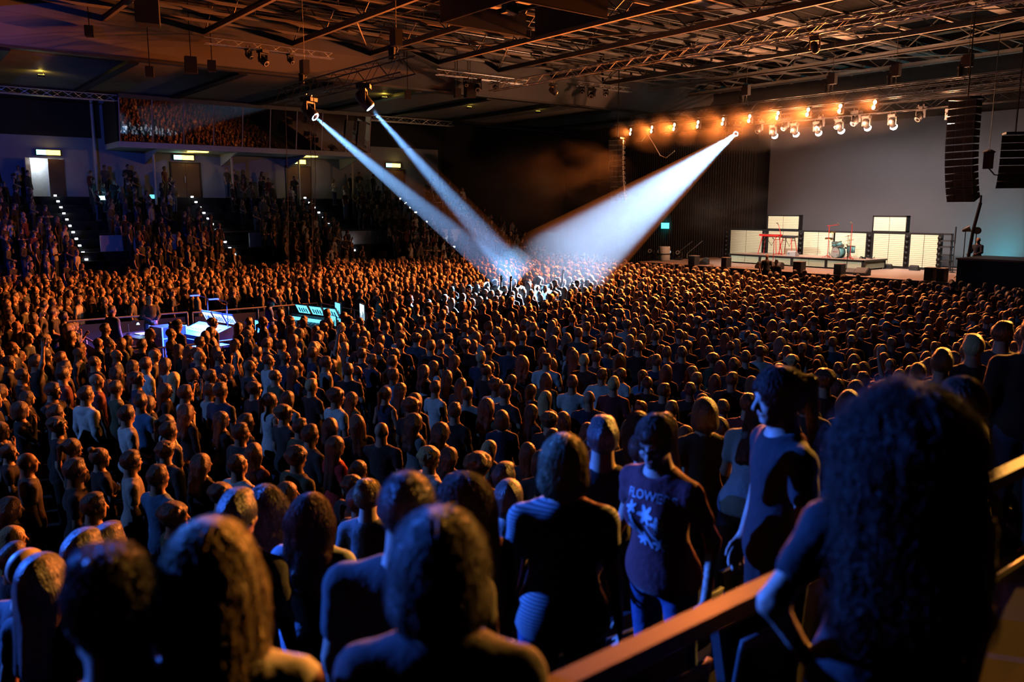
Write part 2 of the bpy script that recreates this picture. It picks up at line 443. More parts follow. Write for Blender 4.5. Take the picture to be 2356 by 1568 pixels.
    # trousers
    if legs:
        f = Field(axis(-.26, .26, 0, 0, 1, coarse), axis(-.22, .22, 0, 0, 1, coarse), axis(.03, 1.08, 0, 0, 1, coarse * 1.3))
        f.ell((0, -.012, .95), ((.16 if fem else .15) * wide, .115, .13), .05, infl=.008); leg(f, .012 if fem else .02)
        f.cut((0, 0, 1.03), (0, 0, 1)); f.cut((0, 0, .06), (0, 0, -1))
        out['trousers'] = f.net()
    # hair
    if hair != 'bald':
        fh = fine
        f = Field(axis(-.26, .26, -.13, .13, fh, fh * 1.5), axis(-.34, .2, -.17, .13, fh, fh * 1.5), axis(1.05 - hairlen, 1.95, 1.5, 1.86, fh, fh * 1.6))
        thick = {'shaved': .004, 'short': .014, 'crop': .010}.get(hair, .017)
        f.ell(h((0, -.010, 1.664)), (.076 * hs + thick, .097 * hs + thick, .092 * hs + thick), .01, M=HMr)
        if hair in ('short', 'crop', 'quiff'): f.ell(h((0, .02, 1.745)), (.06, .065, .028 if hair != 'quiff' else .045), .03, M=HMr)
        fb = HM @ Vector((0, .90, -.42)); p0 = h((0, .062, 1.70))
        low = {'shaved': 1.60, 'short': 1.575, 'crop': 1.585, 'quiff': 1.58}.get(hair)
        if low: f.cut(h((0, -.05, low)), HM @ Vector((0, .15, -1)))
        elif hair in ('bob', 'long', 'wavy', 'big'):
            w0 = {'bob': .012, 'long': .004, 'wavy': .03, 'big': .055}[hair]
            f.ell(h((0, -.025, 1.62)), (.088 + w0, .098 + w0 * .7, .135), .03, M=HMr)
            if hair == 'bob':
                f.ell(h((0, -.03, 1.565)), (.105, .095, .075), .03, M=HMr); f.cut(h((0, 0, 1.515)), HM @ Vector((0, .05, -1)))
            else:
                L = {'long': .30, 'wavy': .27, 'big': .30}[hair] + hairlen; wv = {'long': .0, 'wavy': .02, 'big': .05}[hair]
                tip = Vector(h((0, -.10, 1.56))); tip = Vector((tip.x * .6, -.135, 1.56 - L))
                for s_ in (-1, 0, 1):
                    a = Vector(h((s_ * (.06 + wv * .5), -.055 + (.02 if s_ else 0), 1.60))); b = tip + Vector((s_ * (.062 + wv), .03 if s_ else 0, rs.uniform(-.03, .02)))
                    f.cone(a, b, .055 + wv * .5, .030 + wv * .7, .04)
                if hair in ('wavy', 'big'):
                    for _ in range(26 if hair == 'big' else 16):
                        s_ = rs.uniform(-1, 1); t = rs.uniform(0, 1); a = Vector(h((s_ * .09, -.06 - .02 * (1 - abs(s_)), 1.62))); b = tip + Vector((s_ * (.09 + wv), 0, 0)); c = a.lerp(b, t)
                        f.ell(tuple(c + Vector((s_ * .02, -.03 + .035 * abs(s_), 0))), (.032, .032, .045), .02)
        elif hair in ('pony', 'bun'):
            f.cut(h((0, -.05, 1.585)), HM @ Vector((0, .2, -1)))
            if hair == 'bun': f.ell(h((0, -.085, 1.755)), (.042, .042, .038), .01)
            else:
                f.cone(h((0, -.10, 1.70)), h((0, -.145, 1.68)), .022, .028, .015); a = Vector(h((0, -.145, 1.68))); f.cone(a, (a.x * .7, -.165, 1.42 - hairlen), .030, .016, .02)
        elif hair == 'curly':
            f.ell(h((0, -.02, 1.68)), (.098, .108, .10), .02, M=HMr)
            for _ in range(60):
                v = rs.normal(size=3); v /= np.linalg.norm(v); v[2] = abs(v[2]) * .9 - .15
                f.ell(h((v[0] * .097, -.02 + v[1] * .105, 1.685 + v[2] * .10)), (.026, .026, .026), .012)
            f.cut(h((0, 0, 1.56)), HM @ Vector((0, .3, -1)))
        # open the face
        fc = Field(*f.a); fc.ell(h((0, .118, 1.60)), (.062, .062, .092), .01, M=HMr); fc.ell(h((0, .13, 1.52)), (.085, .085, .09), .02, M=HMr)
        f.f = np.maximum(f.f, -fc.f)
        if hair in ('short', 'crop', 'shaved', 'quiff'):
            fc = Field(*f.a); fc.ell(h((0, .09, 1.575)), (.12, .075, .10), .01, M=HMr); f.f = np.maximum(f.f, -fc.f)
        out['hair'] = f.net()
    if cap:
        f = Field(axis(-.14, .14, 0, 0, 1, fine), axis(-.16, .24, 0, 0, 1, fine), axis(1.55, 1.86, 0, 0, 1, fine))
        f.ell(h((0, -.012, 1.69)), (.096, .118, .092), .01, M=HMr)
        if cap == 'cap':
            f.cut(h((0, 0, 1.672)), HM @ Vector((0, .08, -1))); f.ell(h((0, .115, 1.682)), (.075, .085, .011), .01, M=HMr)
        else:
            f.cut(h((0, 0, 1.645)), HM @ Vector((0, .25, -1))); f.cone(h((0, -.09, 1.665)), h((0, .08, 1.70)), .02, .02, .03)
        out['cap'] = f.net()
    return out

PART_MATS = {'hair': ['hair'], 'top': ['cloth'], 'trousers': ['trousers'], 'cap': ['cloth']}
def person_meshes(parts):
    out = {}
    for k, a in parts.items():
        if k == 'body': out[k] = to_mesh('person_body', a[0], a[1], ['skin', 'shoe', 'eye', 'lip'], a[2])
        elif len(a[0]): out[k] = to_mesh(k, a[0], a[1], PART_MATS[k])
    return out
def joined(parts, name):
    V = []; Q = []; M = []; o = 0; slot = {'hair': 4, 'top': 5, 'trousers': 6, 'cap': 5}
    for k, a in parts.items():
        if not len(a[0]): continue
        V.append(a[0]); Q.append(a[1] + o); o += len(a[0]); M.append(a[2] if k == 'body' else np.full(len(a[1]), slot[k]))
    return to_mesh(name, np.concatenate(V), np.concatenate(Q), ['skin', 'shoe', 'eye', 'lip', 'hair', 'cloth', 'trousers'], np.concatenate(M))

def put_person(ms, loc, face, height=1.75, hair_c=None, top_c=None, trs_c=None, skin_c=None, label=None, group=None, tilt=0.0, tilt_side=0.0, cap_c=None):
    s = height / 1.75
    o = obj('person', ms['body']); o.location = loc; o.scale = (s, s, s)
    o.rotation_euler = Euler((0, 0, face - math.pi / 2)).to_matrix().to_4x4().__matmul__(Euler((tilt, tilt_side, 0)).to_matrix().to_4x4()).to_euler()
    o.color = (*(skin_c or rng.choice(SKINS)), 1)
    for k, c in (('top', top_c), ('trousers', trs_c), ('hair', hair_c), ('cap', cap_c or (.03, .03, .03))):
        if k in ms:
            q = obj(k, ms[k], o); q.color = (*(c or rng.choice({'top': CLOTHS, 'trousers': TROUS, 'hair': HAIRS, 'cap': CLOTHS}[k])), 1)
    tag(o, label, 'person', group)
    return o
# ------------------------------------------------------------------ the hall
XE, YW = 47.0, 52.0                     # end wall behind the stage, far side wall
XB, YB = -14.0, -9.0
struct('floor', MB().bx(XB, XE, YB, YW, -.2, 0), 'concrete')
struct('wall_end', MB().bx(XE, XE + .3, YB, YW + .3, 0, 14), 'drape')
struct('wall_right', MB().bx(XB, XE, YB - .3, YB, 0, 14), 'concrete')
struct('wall_rear', MB().bx(XB - .3, XB, YB, YW, 0, 14), 'concrete')
DOORX = [8.57, 15.89, 23.14, 30.37]
# far side wall: grey plaster, an open doorway at the first stair
mb = MB()
d0, d1 = DOORX[0] - .95, DOORX[0] + .75
mb.bx(XB, d0, YW, YW + .3, 0, 10.6); mb.bx(d1, 34.2, YW, YW + .3, 0, 10.6); mb.bx(d0, d1, YW, YW + .3, 7.15, 10.6); mb.bx(d0, d1, YW, YW + .3, 0, 5.05)
struct('wall_left', mb, 'wall_grey')
mb = MB()   # folds of black drape on the side wall towards the stage
n = 60
for i in range(n):
    x = 34.2 + (XE - 34.2) * i / n; dx = (XE - 34.2) / n
    mb.add([(x, YW - .12, 0), (x + dx / 2, YW - .3, 0), (x + dx, YW - .12, 0), (x, YW - .12, 10.6), (x + dx / 2, YW - .3, 10.6), (x + dx, YW - .12, 10.6)], [(0, 1, 4, 3), (1, 2, 5, 4)])
mb.bx(34.2, XE, YW - .1, YW + .3, 0, 10.6)
tag(mb.build('stage_drape', 'drape'), 'black pleated drape hanging on the side wall beside the stage', 'drape')
mb = MB()
for i in range(90):
    y = 33 + (YW - 33.3) * i / 90; dy = (YW - 33.3) / 90
    mb.add([(46.7, y, .0), (46.5, y + dy / 2, .0), (46.7, y + dy, .0), (46.7, y, 11), (46.5, y + dy / 2, 11), (46.7, y + dy, 11)], [(0, 3, 4, 1), (1, 4, 5, 2)])
tag(mb.build('stage_drape', 'drape'), 'black pleated drape hanging across the corner behind the stage', 'drape')
# dark upper strip of the side wall (flat black boards, columns in front) left of the glazed box
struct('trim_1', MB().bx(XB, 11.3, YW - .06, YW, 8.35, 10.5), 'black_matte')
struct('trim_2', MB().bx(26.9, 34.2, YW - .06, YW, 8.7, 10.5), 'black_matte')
for i, x in enumerate((-3, 4.9, 10.9)):
    struct('trim_%d' % (i + 3), MB().tube([(x, YW - .25, 5), (x, YW - .25, 10.5)], .09, 8), 'steel_paint')
# doors with exit signs
for i, x in enumerate(DOORX):
    z0, z1 = 5.06, 7.12
    if i == 0:
        o = struct('door_1', MB().prism([(d0, YW - .02), (d0 + .05, YW - .04), (d0 - .30, YW - .92), (d0 - .35, YW - .9)], z0, z1, 2), 'pink_door')
        MB().tube([(d0 - .28, YW - .8, 6.0), (d0 - .20, YW - .8, 6.0), (d0 - .20, YW - .8, 6.2)], .02, 6).build('handle', 'alu', o)
        mb = MB().bx(d0, d1, YW + 1.6, YW + 1.7, 5, 7.4); mb.bx(d0 - .1, d0, YW + .3, YW + 1.7, 5, 7.4); mb.bx(d1, d1 + .1, YW + .3, YW + 1.7, 5, 7.4); mb.bx(d0, d1, YW, YW + 1.7, 4.9, 5.05); mb.bx(d0, d1, YW + .3, YW + 1.7, 7.3, 7.4)
        struct('wall_corridor', mb, 'white_paint')
        lamp('POINT', 'corridor_lamp', (d0 + .5, YW + 1.0, 7.0), 60, (.8, .9, 1), size=.1)
        MB().bx(x - .05, d1, YW - .05, YW + .02, z0, z1).build('door_leaf', 'door_wood', o)
    else:
        o = struct('door_%d' % (i + 1), MB().bx(x - .82, x - .01, YW - .05, YW, z0, z1).bx(x + .01, x + .82, YW - .05, YW, z0, z1), 'door_wood')
        mb = MB().bx(x - .9, x - .82, YW - .08, YW, z0, z1 + .07).bx(x + .82, x + .9, YW - .08, YW, z0, z1 + .07).bx(x - .82, x + .82, YW - .08, YW, z1, z1 + .07); mb.build('door_frame', 'black_metal', o)
        MB().tube([(x - .08, YW - .1, 5.95), (x - .08, YW - .1, 6.35)], .025, 6).build('pull_handle', 'alu', o)
    t = thing('exit_sign', 'green and amber lit exit sign over the ' + ['open pink door', 'door below the glazed box, left one', 'door below the glazed box, right one', 'door nearest the black drape'][i], 'exit sign', (x + (-.1 if i else 0), YW - .12, 7.45), 0, 'exit signs over the stair doors')
    MB().bx(-.62, .62, -.05, .125, -.17, .17).build('sign_box', 'black_metal', t)
    MB().bx(-.58, -.12, -.065, -.05, -.13, .13).build('green_panel', 'glow_exit_g', t)
    MB().bx(-.10, .58, -.065, -.05, -.13, .13).build('amber_panel', 'glow_exit_y', t)
    lamp('POINT', 'exit_glow', (x + .1, YW - .35, 7.42), 7, (1, .72, .18), size=.15)

# far stand: tiers of dark steps, a white parapet half way up
ter = struct('terrace_far', MB().bx(XB, 36, 39.9, 40.0, 0, .35), 'step_grey')
ROWS = []                              # (y, z) where spectators stand
for j in range(6):
    y, z = 40.0 + .86 * j, .38 + .38 * j
    MB().bx(XB, 36 if j < 5 else 34.95, y, y + .87, 0, z).build('tier', 'step_grey', ter); ROWS.append((y + .45, z))
ROWS.append((None, None))
for j in range(7):
    y, z = 45.16 + .96 * j, 2.42 + .44 * j
    MB().bx(XB, 34.2, y, y + .97 if j < 6 else YW, 0, z).build('tier', 'step_grey', ter); ROWS.append((y + .5, z))
mb = MB()
k = 0
for a, b in ((-12, -6), (-5.9, .5), (.6, 7.9), (9.4, 14.95), (17.0, 22.2), (22.3, 28.6), (28.7, 34.95)):
    o = MB().bx(a, b, 45.0, 45.14, 1.9, 3.08).build('parapet_panel', 'panel_white', ter); k += 1
MB().tube([(-12, 45.07, 3.16), (7.9, 45.07, 3.16)], .03, 6).build('parapet_rail', 'steel_dark', ter)
MB().tube([(9.4, 45.07, 3.16), (34.95, 45.07, 3.16)], .03, 6).build('parapet_rail', 'steel_dark', ter)
# stair flights with a lit nosing at every step
for si, (x, nl) in enumerate(((8.62, 12), (15.9, 12), (23.1, 12), (30.3, 12))):
    nm = ['beneath the open pink door', 'below the left door under the glazed box', 'below the right door under the glazed box', 'beside the black drape'][si]
    t = thing('stair_flight', 'dark concrete stair with small white step lights ' + nm, 'stairs', (x, 0, 0), 0, 'stair flights of the far stand')
    for j in range(16):
        y, z = 51.2 - .66 * j, 5.16 - .315 * j
        if z < .3: break
        st = MB().bx(-.1, 1.25, y - .33, y + .4, max(0, z - 1.2), z - .12).build('stair_step', 'step_grey', t)
        if j < 13:
            MB().bx(-.13, .0, y - .38, y - .31, z - .09, z - .01).build('step_light', 'glow_stair', t)
    for q in (0, 3, 6, 9):
        y, z = 51.2 - .66 * q, 5.16 - .315 * q
        lamp('POINT', 'stair_glow', (x + .05, y - .5, z + .05), 1.1, (.8, .9, 1), size=.05)
# ------------------------------------------------------------------ glazed box (press balcony) over the doors
bal = thing('press_box', 'long glazed press box hung on the side wall above the doors', 'balcony', (0, 0, 0))
bx0, bx1, by = 11.6, 26.8, 49.0
MB().bx(bx0 - .1, bx1 + .1, by - .1, YW, 7.72, 8.02).build('floor_slab', 'panel_white', bal)
MB().bx(bx0, bx1, by - .45, YW, 10.28, 10.5).build('roof_slab', 'steel_dark', bal)
MB().bx(bx0, bx1, 51.5, 51.9, 8.02, 10.28).build('back_wall', 'black_matte', bal)
MB().bx(bx0 - .1, bx0, by, YW, 8.02, 10.28).build('end_wall', 'black_matte', bal)
MB().bx(bx1, bx1 + .1, by, YW, 8.02, 10.28).build('end_wall', 'black_matte', bal)
NG = 9; lean = .40
for i in range(NG + 1):
    x = bx0 + (bx1 - bx0) * i / NG
    MB().tube([(x, by, 8.02), (x, by - lean, 10.3)], .035, 6).build('mullion', 'steel', bal)
pane = MB().add([(0, 0, 0), ((bx1 - bx0) / NG, 0, 0), ((bx1 - bx0) / NG, -lean, 2.26), (0, -lean, 2.26), (0, .02, 0), ((bx1 - bx0) / NG, .02, 0), ((bx1 - bx0) / NG, -lean + .02, 2.26), (0, -lean + .02, 2.26)],
               [(0, 1, 2, 3), (7, 6, 5, 4), (0, 4, 5, 1), (1, 5, 6, 2), (2, 6, 7, 3), (3, 7, 4, 0)]).mesh('pane', 'glass_dark')
for i in range(NG): obj('pane', pane, bal, (bx0 + (bx1 - bx0) * i / NG, by, 8.02))
for x in (13.6, 18.1, 22.4, 26.2):
    MB().prism([(by + .05, 7.72), (YW, 7.72), (YW, 7.0)], x - .06, x + .06, 0).build('bracket', 'panel_white', bal)
    MB().tube([(x, 50.2, 4.6), (x, 50.2, 7.72)], .07, 8).build('column', 'steel_paint', bal)
for x in (16.0, 22.9):
    MB().bx(x - .55, x + .55, by + .6, by + 1.0, 7.66, 7.72).build('soffit_light', 'glow_exit_y', bal)
for x in (25.0, 25.9):
    mb = MB()
    for i in range(6):
        a = x + i * .09; mb.add([(a, by - .46 + .0, 9.95), (a + .045, by - .52, 9.95), (a + .09, by - .46, 9.95), (a + .05 - .12, by - .16, 8.35), (a + .095 - .12, by - .22, 8.35), (a + .14 - .12, by - .16, 8.35)], [(0, 1, 4, 3), (1, 2, 5, 4)])
    tag(mb.build('banner', 'panel_white'), 'pale hanging cloth strip at the stage end of the glazed box, ' + ('left one' if x < 25.5 else 'right one'), 'banner', 'pale strips on the glazed box')

# ------------------------------------------------------------------ roof
ceil = struct('ceiling', MB().bx(XB, XE + .3, YB, 38.2, 13.8, 14.1), 'roof')
mb = MB(); mb.prism([(37.0, 11.75), (37.15, 11.85), (38.15, 10.75), (38.0, 10.6)], XB, XE, 0); mb.bx(XB, XE, 37.0, 37.2, 11.7, 13.9)
mb.build('fascia_panel', 'fascia', ceil)
MB().bx(XB, XE, 37.7, 38.1, 10.52, 10.62).build('fascia_edge', 'steel_dark', ceil)
# corrugated soffit bays over the far stand, dark cross beams between them
bays = [(-14, -9.4), (-9, -4.6), (-4.2, .1), (.5, 4.9), (5.3, 9.6), (10.0, 14.3), (14.7, 19.0), (19.4, 23.7), (24.1, 28.4), (28.8, 33.1), (33.5, 37.8), (38.2, 42.5), (42.9, 47)]
rib = None
for a, b in bays:
    if rib is None or abs((b - a) - 4.3) > .05:
        mb = MB(); y = 38.2
        while y < 49.4:
            mb.add([(0, y, 0), (b - a, y, 0), (b - a, y + .10, -.06), (0, y + .10, -.06), (b - a, y + .16, -.06), (0, y + .16, -.06), (b - a, y + .24, 0), (0, y + .24, 0)], [(0, 3, 2, 1), (3, 5, 4, 2), (5, 7, 6, 4)]); y += .28
        me = mb.mesh('soffit_panel', 'soffit')
        if abs((b - a) - 4.3) < .05: rib = me
    else: me = rib
    obj('soffit_panel', me, ceil, (a, 0, 10.66))
    MB().bx(a - .42, a, 38.1, 50, 10.45, 10.7).build('cross_beam', 'black_metal', ceil)
MB().bx(XB, XE, 49.3, 50.0, 10.42, 10.72).build('edge_beam', 'black_metal', ceil)
MB().bx(XB, XE, 38.2, YW + .3, 10.8, 11.0).build('soffit_deck', 'roof', ceil)
# main Y beams every four metres with W braces above, X purlins and pipes
BX = [4.5, 8.5, 12.5, 16.5, 20.5, 24.45, 28.4, 32.4, 36.4, 40.4, 44.4]
beam = MB().bx(-.07, .07, YB, 37.2, 0, .03).bx(-.012, .012, YB, 37.2, .03, .2).bx(-.07, .07, YB, 37.2, .2, .23).mesh('roof_beam', 'steel_paint')
topc = MB().bx(-.05, .05, YB, 37.2, 0, .1).mesh('top_chord', 'steel_paint')
brace = MB().tube([(0, 0, 0), (0, 1.65, 1.3)], .03, 5).mesh('brace', 'steel_paint'); brace2 = MB().tube([(0, 0, 1.3), (0, 1.65, 0)], .03, 5).mesh('brace', 'steel_paint')
for i, x in enumerate(BX):
    obj('roof_beam', beam, ceil, (x, 0, 11.78)); obj('top_chord', topc, ceil, (x, 0, 13.2))
    if i >= 2:
        for j in range(8):
            y = 10.6 + 3.3 * j
            obj('brace', brace, ceil, (x, y, 11.95)); obj('brace', brace2, ceil, (x, y + 1.65, 11.95))
pur = MB().bx(4, XE, -.05, .05, 0, .10).mesh('purlin', 'steel_paint'); pipe = MB().tube([(4, 0, 0), (XE, 0, 0)], .03, 6).mesh('ceiling_pipe', 'steel')
for y in (11.5, 13.5, 16.8, 18.8, 20.8, 22.8, 24.9, 26.9, 28.9, 30.9, 32.9, 34.7, 36.4): obj('purlin', pur, ceil, (0, y, 12.15))
for y in (12.6, 15.5, 17.6, 19.9, 23.6, 25.8, 27.9, 29.7, 31.9, 33.6, 35.6): obj('ceiling_pipe', pipe, ceil, (0, y, 12.7))
for y in (14.9, 21.7, 26.3, 31.4, 35.1):     # paired catwalk rails
    mb = MB()
    for q in (0, .6): mb.tube([(4, y + q, 12.45), (XE, y + q, 12.45)], .022, 5); mb.tube([(4, y + q, 12.95), (XE, y + q, 12.95)], .018, 5)
    for q in range(int((XE - 4) / 2)): mb.tube([(4 + q * 2, y, 12.45), (4 + q * 2, y, 12.95)], .015, 4)
    mb.bx(4, XE, y + .05, y + .55, 12.40, 12.43); mb.build('catwalk', 'steel_paint', ceil)
dg = MB().tube([(0, 0, 0), (3.95, 6.1, 0)], .028, 5).mesh('wind_brace', 'steel_paint'); dg2 = MB().tube([(0, 6.1, 0), (3.95, 0, 0)], .028, 5).mesh('wind_brace', 'steel_paint')
for i, x in enumerate(BX[3:10]):
    for y in (12.4, 18.6, 24.8, 31.0): obj('wind_brace', dg if (i + int(y)) % 2 else dg2, ceil, (x, y, 11.98))
for (x, y, L) in ((9, 33.8, 1.6), (10.7, 30, 1.5), (13.5, 27.2, 1.8), (17.5, 33.5, 1.5), (21.4, 28.6, 1.6), (26.0, 33.2, 1.5), (29.2, 26.1, 1.6), (25.2, 35.9, 1.4)):
    MB().bx(x, x + L, y, y + .16, 11.98, 12.08).build('ceiling_lamp', 'alu', ceil)

# ------------------------------------------------------------------ near stand under the camera: rows step down to the floor
near = struct('terrace_near', MB().bx(XB, 33, YB, .4, 0, 2.75), 'step_grey')
NROW = {0: (0, 2.75)}
for k in range(1, 8):
    y, z = .8 * k, 2.75 - .33 * k
    MB().bx(XB, 33, y - .4, y + .41, 0, z).build('tier', 'step_grey', near); NROW[k] = (y, z)
t = thing('guard_rail', 'wooden topped guard rail running along the near stand', 'railing', (0, 1.2, 0))
MB().bx(.3, 9, -.028, .028, 3.355, 3.405).build('top_rail', 'rail_wood', t)
for x in (.4, 2.6, 4.9, 7.2): MB().tube([(x, 0, 2.05), (x, 0, 3.34)], .022, 8).build('rail_post', 'black_metal', t)
MB().tube([(.3, 0, 2.95), (9, 0, 2.95)], .016, 6).build('lower_rail', 'black_metal', t)
# tip-up seats of the near stand
seatp = thing('stand_seat', 'seat', 'seat')
mb = MB()
for i in range(7):
    a = -0.5 + i / 6
    for j in range(5):
        mb.v.append((a * .44, -.02 - .05 * (1 - (2 * a) ** 2) - .05 * j / 4, .42 + .36 * j / 4 - (.03 * (2 * a) ** 2 if j == 4 else 0)))
for i in range(6):
    for j in range(4): mb.f.append((i * 5 + j, (i + 1) * 5 + j, (i + 1) * 5 + j + 1, i * 5 + j + 1)); mb.m.append(0)
bk = mb.build('backrest', 'black_case', seatp, True); md = bk.modifiers.new('s', 'SOLIDIFY'); md.thickness = .025
MB().box((0, .06, .56), (.42, .05, .36), Euler((R(-12), 0, 0)).to_matrix()).build('folded_seat', 'black_case', seatp)
for sx in (-.2, .2): MB().tube([(sx, -.03, 0), (sx, -.03, .5)], .02, 6).build('leg', 'black_metal', seatp)
spots = [(2, x) for x in (-.2, .4, 1.0, 1.9, 2.5, 3.1)] + [(3, x) for x in (.5, 1.15, 2.45, 3.1, 3.75, 4.4)] + [(4, x) for x in (.7, 1.3, 3.0, 3.6, 4.2)]
for i, (k, x) in enumerate(spots):
    o = seatp if i == 0 else copy_tree(seatp)
    o.location = (x, NROW[k][0] - .34, NROW[k][1])
    r = [q for q in spots if q[0] == k]; ii = r.index((k, x))
    tag(o, 'black tip-up seat in the %s row of the near stand, %s' % ({2: 'closest', 3: 'middle', 4: 'lowest'}[k], nth(ii, len(r))), 'seat', 'tip-up seats of the near stand')

for i, (u, v) in enumerate(((95, 178), (885, 228), (1080, 250), (1238, 260))):
    p = at(u, v, Z=10.32); t = thing('soffit_lamp', 'small yellow lamp under the corrugated soffit, ' + nth(i, 4), 'lamp', p, 0, 'yellow lamps under the soffit')
    MB().box((0, 0, .06), (.3, .16, .1)).build('housing', 'black_metal', t); MB().box((0, 0, .115), (.26, .12, .012)).build('lens', 'glow_exit_y', t); MB().tube([(.1, 0, .1), (.1, 0, .36)], .012, 5).build('hanger', 'black_metal', t)
    lamp('POINT', 'soffit_glow', p + Vector((0, 0, .15)), 9 if i else 16, (1, .66, .08), size=.05)
# ------------------------------------------------------------------ trusses, hoists and lamps
def truss(label, p0, p1, s=.45, mat='black_metal', step=.6, tri=False, name='lighting_truss', group=None):
    p0, p1 = Vector(p0), Vector(p1); L = (p1 - p0).length; ax = (p1 - p0).normalized(); side = Vector((0, 0, 1)).cross(ax).normalized(); up = ax.cross(side)
    t = thing(name, label, 'truss', p0, 0, group)
    co = [side * s / 2 + up * s / 2, side * -s / 2 + up * s / 2, side * -s / 2 - up * s / 2, side * s / 2 - up * s / 2] if not tri else [up * s / 2, side * s / 2 - up * s / 2, side * -s / 2 - up * s / 2]
    for c in co: MB().tube([c, c + ax * L], .024, 6).build('chord', mat, t)
    n = max(2, int(L / step)); mb = MB()
    for q in range(len(co)):
        a, b = co[q], co[(q + 1) % len(co)]
        for i in range(n):
            x0, x1 = L * i / n, L * (i + 1) / n
            mb.tube([(a if i % 2 else b) + ax * x0, (b if i % 2 else a) + ax * x1], .011, 4)
    mb.build('lacing', mat, t)
    return t

def hoist(label, p, top, group='chain hoists'):
    t = thing('chain_hoist', label, 'hoist', p, 0, group)
    MB().box((0, 0, .62), (.26, .34, .5)).box((0, .2, .66), (.2, .1, .24)).build('motor_body', 'black_case', t)
    MB().tube([(0, 0, .87), (0, 0, top - p[2])], .012, 5).build('chain', 'steel_dark', t)
    MB().tube([(0, 0, .37), (.05, 0, .28), (0, 0, .2)], .02, 6).build('hook', 'steel_dark', t)
    MB().lathe([(.1, -.1), (.13, .3), (.13, .32)], 8, Matrix.Translation((0, .28, .1))).build('chain_bag', 'black_matte', t)
    MB().tube([(0, 0, .2), (-.22, 0, -.15)], .012, 4).tube([(0, 0, .2), (.22, 0, -.15)], .012, 4).build('sling', 'black_matte', t)
    return t

def mhead(name, label, p, aim, scale=1.0, glow=None, group=None, floor=False):
    """moving head: base, yoke, head and lens; hangs below p or stands on it"""
    s = scale; t = thing(name, label, 'stage light', p, 0, group); z = -1 if not floor else 1
    d = (Vector(aim) - Vector(p)).normalized(); yaw = math.atan2(d.y, d.x); t.rotation_euler = (0, 0, yaw)
    el = math.asin(d.z)
    MB().box((0, 0, z * .06 * s), (.34 * s, .36 * s, .12 * s)).build('base', 'black_case', t)
    mb = MB().box((0, 0, z * .15 * s), (.12 * s, .40 * s, .05 * s))
    for q in (-1, 1): mb.box((0, q * .19 * s, z * .31 * s), (.12 * s, .04 * s, .34 * s))
    mb.build('yoke', 'black_case', t)
    M = Matrix.Translation((0, 0, z * .40 * s)) @ Euler((0, R(90) - el, 0)).to_matrix().to_4x4()
    h = MB().lathe([(.0, -.26 * s), (.09 * s, -.25 * s), (.14 * s, -.16 * s), (.155 * s, .02 * s), (.15 * s, .2 * s), (.135 * s, .24 * s)], 14, M).build('head', 'black_metal', t, True)
    MB().lathe([(.0, .235 * s), (.12 * s, .242 * s), (.125 * s, .20 * s)], 14, M).build('lens', glow or 'lens_glass', t)
    if glow == 'glow_white': MB().lathe([(0, .36 * s), (.12 * s, .33 * s), (.17 * s, .26 * s), (.16 * s, .2 * s)], 14, M).build('glare_dome', glow, t, True)  # glowing dome added before the lens to widen the lamp's glare
    if not floor: MB().box((0, .12 * s, .05), (.05, .05, .12)).box((0, -.12 * s, .05), (.05, .05, .12)).build('clamp', 'steel', t)
    return t, Vector(p) + Vector((0, 0, z * .40 * s)) + d * (.27 if glow == 'glow_blue' else .40) * s

AMBER = (1.0, .205, .03)
# front truss with ten two-lamp audience blinders
truss('long black lighting truss above the stage front, carrying the audience blinders', (36.0, 12, 9.45), (36.0, 36.2, 9.45), .5)
NB = 10
for i in range(NB):
    y = 34.19 + (19.41 - 34.19) * i / (NB - 1); z = 8.84 + .12 * i / (NB - 1)
    t = thing('audience_blinder', 'two-lamp warm audience blinder on the front truss, ' + nth(i, NB), 'stage light', (36.0, y, z), R(180) + R(-12), 'audience blinders along the front truss')
    MB().box((-.03, 0, 0), (.10, .22, .46)).box((-.03, 0, .28), (.03, .28, .03)).build('housing', 'black_metal', t)
    MB().tube([(-.03, .14, 0), (-.03, .14, .42), (-.03, -.14, .42), (-.03, -.14, 0)], .012, 5).build('bracket', 'black_metal', t)
    for q, dy in ((.11, .03), (-.11, -.03)):
        l = MB().lathe([(.06, 0), (.11, .05), (.115, .055)], 12, Matrix.Translation((.02, dy, q)) @ Euler((0, R(90), 0)).to_matrix().to_4x4()).build('reflector', 'alu', t, True)
        MB().lathe([(0, .075), (.07, .065), (.105, .046)], 12, Matrix.Translation((.02, dy, q)) @ Euler((0, R(90), 0)).to_matrix().to_4x4()).build('lamp', 'glow_warm', l)
    lamp('SPOT', 'blinder_light', (35.86, y, z), BLINDER_W, AMBER, target=(5, 12 + (NB - 1 - i) * 1.9, 1.0), size=.12, angle=76, blend=.9)
    if i % 3 == 1: lamp('SPOT', 'blinder_light', (35.86, y, z - .1), BLINDER_W * .16, AMBER, target=(26, y - 3, 0), size=.12, angle=110, blend=.9)
